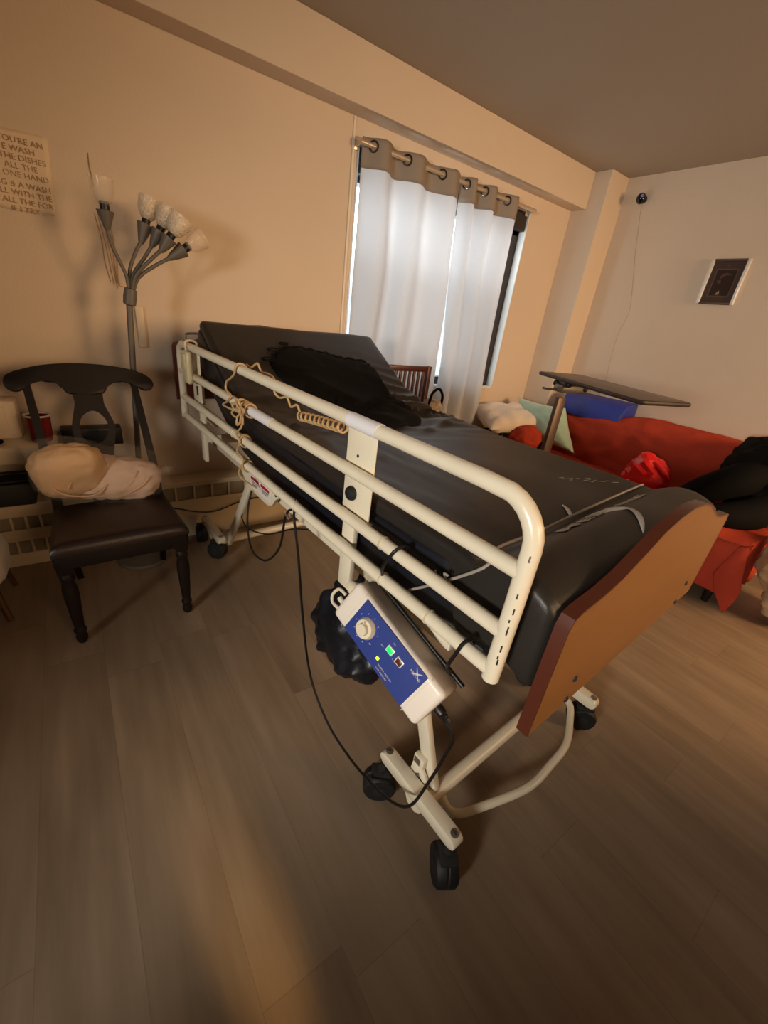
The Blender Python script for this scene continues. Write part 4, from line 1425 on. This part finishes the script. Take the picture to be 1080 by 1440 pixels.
obj('seat', soft_slab(SEAT, 0.425, 0.472, 0, MB()), M_leather, ch, angle=60)
fr2 = [(-0.168, 1.668), (0.272, 1.680), (0.243, 2.045), (-0.158, 2.022)]
am = MB()
cen = Vector((0.045, 1.86, 0))
for k in range(4):
    a, b = Vector((*fr2[k], 0.385)), Vector((*fr2[(k + 1) % 4], 0.385))
    d = b - a
    ang = math.atan2(d.y, d.x)
    am.box((a + b) / 2 + Vector((0, 0, 0.012)), (d.length, 0.022, 0.062), Matrix.Rotation(ang, 3, 'Z'), bev=0.003)
obj('apron', am, M_darkwood, ch)
LEGP = [(0.026, 0.425), (0.026, 0.345), (0.020, 0.335), (0.0245, 0.322), (0.0245, 0.312), (0.020, 0.300), (0.0255, 0.27), (0.0265, 0.24), (0.019, 0.10), (0.0165, 0.075), (0.022, 0.066), (0.022, 0.056), (0.017, 0.046), (0.021, 0.030), (0.019, 0.010), (0.013, 0.0)]
for x, y in ((-0.150, 1.690), (0.252, 1.700)):
    obj('front_leg', MB().lathe(LEGP[::-1], (x, y, 0), n=20).box((x, y, 0.385), (0.05, 0.05, 0.09), bev=0.004), M_darkwood, ch)


def taper(pts, ws, m):
    rows = []
    for p, (wx, wy) in zip(pts, ws):
        p = Vector(p)
        rows.append([m.bm.verts.new(p + Vector((sx * wx / 2, sy * wy / 2, 0))) for sx, sy in ((-1, -1), (1, -1), (1, 1), (-1, 1))])
    for a, b in zip(rows[:-1], rows[1:]):
        for q in range(4):
            m.bm.faces.new((a[q], a[(q + 1) % 4], b[(q + 1) % 4], b[q]))
    m.bm.faces.new(rows[0][::-1])
    m.bm.faces.new(rows[-1])
    return m


for x0, x1, x2 in ((-0.150, -0.152, -0.170), (0.232, 0.228, 0.206)):
    m = taper([(x0 + (0.01 if x0 < 0 else -0.004), 2.185, 0), (x0, 2.10, 0.22), (x0, 2.035, 0.44), (x1, 2.075, 0.62), (x1 * 0.5 + x2 * 0.5, 2.14, 0.78), (x2, 2.205, 0.935)], [(0.026, 0.03), (0.03, 0.034), (0.034, 0.042), (0.031, 0.034), (0.028, 0.03), (0.026, 0.026)], MB())
    obj('back_post', m, M_darkwood, ch)
BU, BV = Vector((1, 0, 0)), Vector((0, 0.17, 0.46)).normalized()
BN = Vector((0, 0.46, -0.17)).normalized()
BO = Vector((0, 2.03, 0.47))


def bz(x, z):
    return (x, (z - 0.47) / BV.z)


CREST = [(-0.237, 0.939), (-0.225, 0.965), (-0.187, 0.982), (-0.115, 1.002), (-0.036, 1.012), (0.04, 1.014), (0.13, 1.008), (0.218, 0.992), (0.27, 0.966), (0.284, 0.938), (0.270, 0.916), (0.242, 0.913), (0.219, 0.926), (0.179, 0.946), (0.144, 0.951), (0.112, 0.938), (0.084, 0.900), (0.02, 0.896), (-0.041, 0.900), (-0.06, 0.930), (-0.094, 0.947), (-0.13, 0.945), (-0.157, 0.934), (-0.191, 0.909), (-0.215, 0.907), (-0.232, 0.918)]
obj('crest_rail', MB().prism(smooth2([bz(*p) for p in CREST], 3), BO - BN * 0.013, BU, BV, BN * 0.026, bev=0.004), M_darkwood, ch)
SPL = [(-0.020, 0.93), (0.074, 0.93), (0.080, 0.859), (0.095, 0.814), (0.105, 0.775), (0.100, 0.725), (0.085, 0.66), (0.078, 0.56), (0.078, 0.46), (-0.020, 0.46), (-0.020, 0.56), (-0.034, 0.66), (-0.047, 0.725), (-0.048, 0.775), (-0.034, 0.825), (-0.023, 0.866)]
HOLE = [(-0.022, 0.770), (-0.007, 0.81), (0.028, 0.832), (0.057, 0.822), (0.078, 0.789), (0.080, 0.756), (0.064, 0.722), (0.043, 0.703), (0.019, 0.697), (-0.010, 0.712), (-0.022, 0.742)]
obj('splat', MB().prism(smooth2([bz(*p) for p in SPL], 3), BO - BN * 0.006, BU, BV, BN * 0.014, hole=smooth2([bz(*p) for p in HOLE], 3)), M_darkwood, ch)

# bagged pillows on the chair
pb = thing('pillow_bundle', 'two cream pillows in a clear plastic bag on the dining chair seat', 'pillows', (0.03, 2.0, 0.475))


def fold(q):
    return q


mround = MB()
mround.blob((-0.078, 1.975, 0.638), (0.130, 0.070, 0.116), Matrix.Rotation(-0.15, 3, 'Y') @ Matrix.Rotation(0.25, 3, 'X'), e1=0.75, e2=0.8, namp=0.012, nfreq=9, seed=1.3, nu=56, nv=36)
obj('pillow', mround, M_pillowpeach, pb)
mlong = MB()
mlong.blob((0.050, 2.02, 0.572), (0.198, 0.078, 0.098), Matrix.Rotation(0.10, 3, 'Y'), e1=0.8, e2=0.75, namp=0.016, nfreq=8, seed=2.2, nu=64, nv=36)
obj('pillow', mlong, M_pillowpink, pb)
for pts_ in ([(-0.165, 1.945, 0.66), (-0.14, 1.918, 0.585), (-0.09, 1.912, 0.552), (-0.01, 1.915, 0.545), (0.035, 1.93, 0.58)], [(-0.10, 1.916, 0.58), (-0.06, 1.915, 0.64), (-0.02, 1.922, 0.68), (0.015, 1.935, 0.715)], [(0.07, 1.940, 0.535), (0.12, 1.942, 0.57), (0.15, 1.95, 0.62)], [(0.09, 1.940, 0.52), (0.16, 1.945, 0.55), (0.195, 1.955, 0.585)]):
    obj('seam_piping', MB().tube(pts_, 0.0035, 7, smooth=5), M_pillowpeach, pb)
pw = MB()
pw.blob((0.030, 2.015, 0.592), (0.252, 0.100, 0.128), Matrix.Rotation(0.12, 3, 'Y'), e1=0.8, e2=0.7, namp=0.012, nfreq=9, seed=7.7, nu=64, nv=40, fn=lambda q: Vector((q.x, q.y, q.z + (0.055 * max(0, -q.x / 0.25 + 0.15) if q.z > 0 else 0))))
obj('plastic_bag', pw, M_film, pb)
obj('bag_knot', MB().tube([(-0.19, 2.05, 0.70), (-0.215, 2.04, 0.74), (-0.235, 2.03, 0.752)], [0.035, 0.02, 0.028], 12, smooth=4), M_film, pb)
obj('bag_knot', MB().tube([(0.245, 2.0, 0.585), (0.272, 1.995, 0.60), (0.285, 1.99, 0.592)], [0.012, 0.016, 0.022], 10, smooth=4), M_film, pb)

# ------------------------------------------------------------------ slat-back chair and floral bag by the window
wc = thing('slat_chair', 'red-brown wooden slat-back chair between the bed head and the curtains', 'chair', (1.83, 2.18, 0))
cx0, cx1, cy = 1.60, 2.035, 2.285
obj('top_rail', MB().box(((cx0 + cx1) / 2, cy, 1.050), (cx1 - cx0, 0.026, 0.036), bev=0.004), M_redwood, wc)
obj('lower_rail', MB().box(((cx0 + cx1) / 2, cy, 0.66), (cx1 - cx0, 0.022, 0.04), bev=0.004), M_redwood, wc)
for k in range(9):
    x = cx0 + 0.06 + k * (cx1 - cx0 - 0.12) / 8
    obj('slat', MB().box((x, cy, 0.855), (0.017, 0.014, 0.36), bev=0.002), M_redwood, wc)
for x in (cx0 + 0.016, cx1 - 0.016):
    obj('back_post', MB().box((x, cy, 0.535), (0.034, 0.034, 1.07), bev=0.004), M_redwood, wc)
    obj('front_leg', MB().box((x, 1.93, 0.215), (0.034, 0.034, 0.43), bev=0.004), M_redwood, wc)
obj('seat', MB().box(((cx0 + cx1) / 2, 2.095, 0.445), (cx1 - cx0, 0.38, 0.035), bev=0.008), M_redwood, wc)
fbg = thing('floral_bag', 'cream patterned bag with black handles standing on the slat-back chair', 'bag', (1.95, 2.12, 0.465))
obj('bag_body', MB().blob((1.955, 2.12, 0.675), (0.075, 0.065, 0.208), e1=0.5, e2=0.6, namp=0.012, nfreq=12, seed=2), M_floral, fbg)
obj('handle', MB().tube([(1.90, 2.09, 0.85), (1.905, 2.08, 0.925), (1.955, 2.075, 0.955), (2.0, 2.08, 0.91), (2.01, 2.09, 0.84)], 0.009, 8, smooth=5), M_black, fbg)

# ------------------------------------------------------------------ sofa on the right and what lies on it
sf = thing('sofa', 'sofa covered with a rust red throw along the right wall', 'sofa', (3.3, 1.32, 0))
SX0, SX1, SY0, SY1 = 2.885, 3.735, 0.385, 2.235


def drape(m, fn, nu, nv):
    g_ = m.grid(fn, nu, nv)
    return g_


def cloth_noise(p, a=0.012, f=5.0):
    return a * (ridge(p * f) - 0.5) + a * 0.5 * noise.noise(p * f * 2.3)


# seat with skirt: profile from front hem up, over the edge and back
SP = [(2.895, 0.10), (2.885, 0.20), (2.880, 0.32), (2.885, 0.41), (2.905, 0.445), (2.96, 0.46), (3.10, 0.452), (3.28, 0.445), (3.42, 0.44)]
SPc, _ = catmull([Vector((a, 0, b)) for a, b in SP], [1] * len(SP), 4)


def seatf(u, v):
    f = u * (len(SPc) - 1)
    k = min(int(f), len(SPc) - 2)
    p = SPc[k].lerp(SPc[k + 1], f - k)
    y = SY0 - 0.012 + (SY1 - 0.17 - SY0) * v
    d = cloth_noise(Vector((p.x * 1.4, y * 1.2, p.z * 1.5)), 0.014, 4.2)
    if p.z > 0.43:
        return Vector((p.x, y, p.z + d))
    return Vector((p.x - d - 0.012 * (0.45 - p.z) * math.sin(y * 22), y, p.z))


sm_ = MB()
drape(sm_, seatf, 60, 90)
s_o = obj('seat_throw', sm_, M_rust, sf, angle=180)
s_o.modifiers.new('thick', 'SOLIDIFY').thickness = 0.006
obj('seat_base', MB().box((3.30, (SY0 + SY1) / 2, 0.26), (0.78, SY1 - SY0 - 0.03, 0.33), bev=0.02), M_rustdark, sf)
# near end panel of the throw
en = MB()


def endf(u, v):
    x = 2.885 + 0.84 * u
    zt = 0.452
    z = zt + (0.12 + 0.03 * math.sin(u * 9) - zt) * v
    d = 0.008 * math.sin(u * 26) * v + cloth_noise(Vector((x, 0, z)), 0.01, 5)
    return Vector((x, SY0 - 0.004 - 0.010 * v - d, z))


drape(en, endf, 50, 20)
e_o = obj('end_throw', en, M_rust, sf, angle=180)
e_o.modifiers.new('thick', 'SOLIDIFY').thickness = 0.006
# hanging corner of the throw
cn = MB()


CL = [(0.420, 0.430), (0.430, 0.38), (0.450, 0.30), (0.468, 0.225), (0.435, 0.15), (0.395, 0.09), (0.345, 0.03)]
CRR = [(0.385, 0.445), (0.372, 0.39), (0.355, 0.32), (0.338, 0.255), (0.318, 0.185), (0.322, 0.11), (0.340, 0.025)]


def cornf(u, v):
    f = v * 5.999
    k = int(f)
    a = Vector(CL[k]).lerp(Vector(CL[k + 1]), f - k)
    b = Vector(CRR[k]).lerp(Vector(CRR[k + 1]), f - k)
    p = a.lerp(b, u)
    return Vector((2.866 - 0.022 * math.sin(PI * u) * math.sin(PI * min(1, v * 1.2)) - 0.006 * v, p.x, p.y))


drape(cn, cornf, 15, 22)
c_o = obj('corner_throw', cn, M_rust, sf, angle=70)
c_o.modifiers.new('thick', 'SOLIDIFY').thickness = 0.005
# backrest
BP = [(3.40, 0.40), (3.415, 0.55), (3.44, 0.68), (3.475, 0.765), (3.53, 0.805), (3.62, 0.815), (3.70, 0.80), (3.735, 0.74), (3.738, 0.40)]
BPc, _ = catmull([Vector((a, 0, b)) for a, b in BP], [1] * len(BP), 5)


def backf(u, v):
    f = u * (len(BPc) - 1)
    k = min(int(f), len(BPc) - 2)
    p = BPc[k].lerp(BPc[k + 1], f - k).copy()
    y = SY0 + (2.20 - SY0) * v
    hs = 0.062 * math.sin(PI * max(0, min(1, (1.85 - y) / 1.5))) ** 0.8 - 0.045 * max(0, min(1, (y - 1.75) / 0.3))
    e = min(v, 1 - v)
    rr = max(0, 1 - e / 0.045) ** 2
    if p.z > 0.5:
        p.z += hs * (p.z - 0.5) / 0.31 - 0.05 * rr
    d = cloth_noise(Vector((p.x * 1.2 + y * 1.2, y * 0.8, p.z * 3.0)), 0.018, 3.0)
    n_ = Vector((-1, 0, 0.4)) if p.x < 3.55 else Vector((0, 0, 1))
    q = Vector((p.x, y, p.z)) + n_ * d * (1 if p.x < 3.66 else 0)
    q.x = min(q.x, 3.738)
    return q


bk = MB()
g_ = drape(bk, backf, 46, 90)
bk.bm.faces.new([r[0] for r in g_])
bk.bm.faces.new([r[-1] for r in g_][::-1])
obj('backrest', bk, M_rust, sf, angle=75)
# far arm, with bunched throw
obj('armrest', MB().box((3.19, 2.145, 0.36), (0.58, 0.17, 0.46), bev=0.05, seg=4), M_rustdark, sf)
ab = MB()
ab.blob((2.99, 2.06, 0.565), (0.12, 0.14, 0.095), Matrix.Rotation(0.4, 3, 'Z'), namp=0.03, nfreq=6, seed=5.1, nu=48, nv=30)
obj('bunched_throw', ab, M_rust, sf)
for x, y in ((2.96, 0.46), (2.96, 2.16), (3.66, 0.46), (3.66, 2.16)):
    obj('leg', MB().lathe([(0.018, 0), (0.026, 0.10)], (x, y, 0), n=14), M_darkwood, sf)


def pillow_mesh(m, c, rot, w, h, t, pinch=0.12, namp=0.006, seed=0, nfreq=7):
    def f(sgn):
        def g(u, v):
            a, b = u * 2 - 1, v * 2 - 1
            ea = 1 - pinch * (b * b) * (1 - 0.0) * (abs(a) < 2) * (1 - abs(a)) - pinch * 0.35 * (1 - a * a) * 0
            x = a * w / 2 * (1 - pinch * (1 - b * b) * abs(a) ** 3)
            y = b * h / 2 * (1 - pinch * (1 - a * a) * abs(b) ** 3)
            th = t / 2 * ((1 - a ** 4) * (1 - b ** 4)) ** 0.55
            p = Vector((x, y, sgn * th))
            p += Vector((0, 0, 1)) * sgn * namp * noise.noise(Vector((x * nfreq * 2, y * nfreq * 2, seed))) * (1 if th > 0.01 else 0)
            return Vector(c) + rot @ p
        return g
    a = m.grid(f(1), 34, 34)
    b = m.grid(f(-1), 34, 34)
    bmesh.ops.remove_doubles(m.bm, verts=m.bm.verts, dist=0.0004)
    return m


def frame_from(xd, yd):
    x = Vector(xd).normalized()
    y = Vector(yd)
    y = (y - x * y.dot(x)).normalized()
    z = x.cross(y)
    return Matrix((x, y, z)).transposed()


# aqua pillow, leaning
vx, vy = Vector((0.0, -0.46, 0.012)).normalized(), Vector((0.07, 0.215, 0.28)).normalized()
tq = Matrix((vx, vy, vx.cross(vy).normalized())).transposed()
obj('throw_pillow', pillow_mesh(MB(), (3.235, 2.055, 0.678), tq, 0.49, 0.40, 0.20, 0.09, 0.008, 3), M_teal, None, 'pale aqua plush pillow leaning on the sofa arm behind the table post', 'pillow')
wq = frame_from((1, -0.25, 0.05), (0.1, 1, 0.25))
obj('bed_pillow', pillow_mesh(MB(), (3.02, 2.275, 0.680), wq, 0.58, 0.38, 0.17, 0.06, 0.03, 8, 5), M_whitecotton, None, 'white bed pillow lying on the far sofa arm below the window', 'pillow')
bkc = MB().blob((2.88, 2.30, 0.545), (0.10, 0.07, 0.05), namp=0.02, nfreq=14, seed=3, nu=32, nv=20)
bkc.blob((2.90, 2.30, 0.30), (0.09, 0.075, 0.26), namp=0.012, nfreq=10, seed=6, nu=32, nv=20, e1=0.6)
obj('black_bag', bkc, M_black, None, 'black cloth bag on the floor beside the far sofa arm under the white pillow', 'bag')
# blue foam bolster on the sofa back
FP = [(3.485, 0.775), (3.480, 0.845), (3.525, 0.925), (3.600, 0.945), (3.715, 0.945), (3.730, 0.775)]
fo = MB().prism([(x, z) for x, z in FP], (0, 1.570, 0.0), (1, 0, 0), (0, 0, 1), (0, 0.545, 0), bev=0.012)
obj('foam_bolster', fo, M_bluefoam, None, 'blue vinyl foam bolster standing on top of the sofa back', 'bolster')
# red plastic bag
rb_ = MB()
rb_.blob((3.13, 1.10, 0.560), (0.10, 0.150, 0.120), Matrix.Rotation(0.45, 3, 'X'), namp=0.04, nfreq=6, seed=9.3, nu=22, nv=14, e1=0.9)
rbt = thing('plastic_bag', 'bright red plastic bag lying on the sofa seat', 'bag', (3.13, 1.085, 0.455))
obj('bag_body', rb_, M_redbag, rbt, smooth=True, angle=22)
obj('bag_print', MB().prism([(0, 0), (0.022, 0.006), (0.044, 0.020), (0.040, 0.026), (0.018, 0.014), (-0.002, 0.01)], (3.030, 1.205, 0.505), (0, -1, 0), (0.2, 0, 1), (-0.002, 0, 0)), M_white_print, rbt)
obj('handle', MB().tube([(3.10, 1.14, 0.655), (3.09, 1.07, 0.672), (3.09, 1.00, 0.64), (3.10, 0.95, 0.60)], [0.008, 0.016, 0.016, 0.006], 8, smooth=4), M_redbag, rbt)
# black coat pile
bc = thing('black_coat', 'black coat heaped over the near end of the sofa', 'coat', (3.3, 0.62, 0.45))
cb_ = MB()
cb_.blob((3.44, 0.55, 0.71), (0.30, 0.24, 0.225), Matrix.Rotation(0.35, 3, 'Y'), namp=0.05, nfreq=6, seed=2.9, nu=60, nv=40, e1=0.85, e2=0.9)
obj('coat_body', cb_, M_black, bc, angle=60)
cb_ = MB()
cb_.tube([(3.30, 0.50, 0.80), (3.16, 0.62, 0.72), (3.08, 0.76, 0.60), (3.06, 0.84, 0.545)], [0.09, 0.10, 0.085, 0.05], 18, smooth=5)
obj('sleeve', cb_, M_black, bc)
cb_ = MB()
cb_.tube([(3.35, 0.44, 0.62), (3.15, 0.50, 0.545), (3.02, 0.60, 0.515), (2.96, 0.70, 0.50)], [0.11, 0.10, 0.075, 0.045], 18, smooth=5)
obj('sleeve', cb_, M_black, bc)
# beige cloth bundle on the floor at the near end of the sofa
bg_ = thing('cloth_bundle', 'beige cloth bundle at the right edge beside the sofa end', 'cloth', (3.08, 0.16, 0))
m = MB()
m.blob((3.02, 0.190, 0.385), (0.22, 0.140, 0.205), Matrix.Rotation(0.5, 3, 'Z'), namp=0.028, nfreq=6, seed=8.8, nu=56, nv=36)
obj('upper_cloth', m, M_beige, bg_)
m = MB()
m.blob((3.16, 0.13, 0.15), (0.20, 0.13, 0.15), namp=0.028, nfreq=6, seed=1.8, nu=48, nv=30)
obj('lower_cloth', m, M_beige, bg_)

# ------------------------------------------------------------------ overbed table
ot = thing('overbed_table', 'overbed table with brown top and bronze post between bed and sofa', 'table', (2.35, 1.42, 0))
TZ = 1.16
A_, B_, C_, D_ = Vector((2.29, 1.587)), Vector((2.622, 1.516)), Vector((2.184, 0.737)), Vector((1.907, 0.803))
C_ = B_ + (D_ - A_) * 1.0
quad = [A_, B_, C_, D_]
cen2 = (A_ + B_ + C_ + D_) / 4


def roundquad(q, r, s=5):
    out = []
    for i in range(4):
        p0, p1, p2 = q[i - 1], q[i], q[(i + 1) % 4]
        a = p1 + (p0 - p1).normalized() * r
        b = p1 + (p2 - p1).normalized() * r
        for k in range(s + 1):
            t = k / s
            out.append((1 - t) ** 2 * a + 2 * t * (1 - t) * p1 + t * t * b)
    return [(v.x, v.y) for v in out]


rq = roundquad(quad, 0.03)
tt = obj('tabletop', MB().prism(rq, (0, 0, TZ - 0.018), (1, 0, 0), (0, 1, 0), (0, 0, 0.018), bev=0.002), M_tabletop, ot)
rq2 = [(cen2.x + (x - cen2.x) * 1.004, cen2.y + (y - cen2.y) * 1.003) for x, y in rq]
ring = [Vector((x, y, TZ - 0.009)) for x, y in rq2]
obj('edge_strip', MB().tube(ring, 0.0098, 8, closed=True), M_tableedge, tt)
ld = (A_ - D_).normalized()
sd_ = (B_ - A_).normalized()
p0 = Vector((2.325, 1.418))
rotp = Matrix.Rotation(math.atan2(sd_.y, sd_.x), 3, 'Z')
obj('post', MB().box((p0.x, p0.y, 0.555), (0.062, 0.030, 0.97), rotp, bev=0.006), M_bronze, ot)
obj('post_sleeve', MB().box((p0.x, p0.y, 0.40), (0.076, 0.042, 0.60), rotp, bev=0.006), M_bronze, ot)
hd = MB().box((p0.x + 0.05 * sd_.x, p0.y + 0.05 * sd_.y, 1.093), (0.20, 0.075, 0.045), rotp, bev=0.008)
hd.box((p0.x + 0.10 * sd_.x, p0.y + 0.10 * sd_.y, 1.128), (0.26, 0.05, 0.026), rotp, bev=0.004)
obj('tilt_head', hd, M_steel, ot)
obj('release_lever', MB().tube([(p0.x - 0.03 * sd_.x, p0.y - 0.03 * sd_.y, 1.085), (p0.x - 0.10 * sd_.x + 0.03 * ld.x, p0.y - 0.1 * sd_.y + 0.03 * ld.y, 1.078), (p0.x - 0.13 * sd_.x + 0.05 * ld.x, p0.y - 0.13 * sd_.y + 0.05 * ld.y, 1.082)], 0.006, 8, smooth=3), M_steel, ot)
for (s, l, z) in ((-0.045, 0.035, 1.115), (-0.02, -0.06, 1.12), (0.14, -0.035, 1.10)):
    q = p0 + sd_ * s + ld * l
    obj('knob', MB().blob((q.x, q.y, z), (0.018, 0.018, 0.018), nu=16, nv=10), M_rubber, ot)
bs = MB()
for s in (-1, 1):
    q0 = p0 + ld * s * 0.26 - sd_ * 0.05
    q1 = q0 + sd_ * 0.42
    bs.tube([(q0.x, q0.y, 0.075), (q1.x, q1.y, 0.075)], 0.016, 12)
q0, q1 = p0 - ld * 0.26 - sd_ * 0.0, p0 + ld * 0.26 - sd_ * 0.0
bs.tube([(q0.x, q0.y, 0.075), (q1.x, q1.y, 0.075)], 0.018, 12)
obj('base_frame', bs, M_bronze, ot)
for s in (-1, 1):
    for l in (-0.04, 0.36):
        q = p0 + ld * s * 0.26 + sd_ * l
        obj('caster', MB().lathe([(0.012, -0.012), (0.029, -0.011), (0.029, 0.011), (0.012, 0.012)], (q.x, q.y, 0.030), Matrix.Rotation(PI / 2, 3, 'X'), n=18).lathe([(0.006, 0.03), (0.006, 0.07)], (q.x, q.y, 0), n=8), M_rubber, ot)
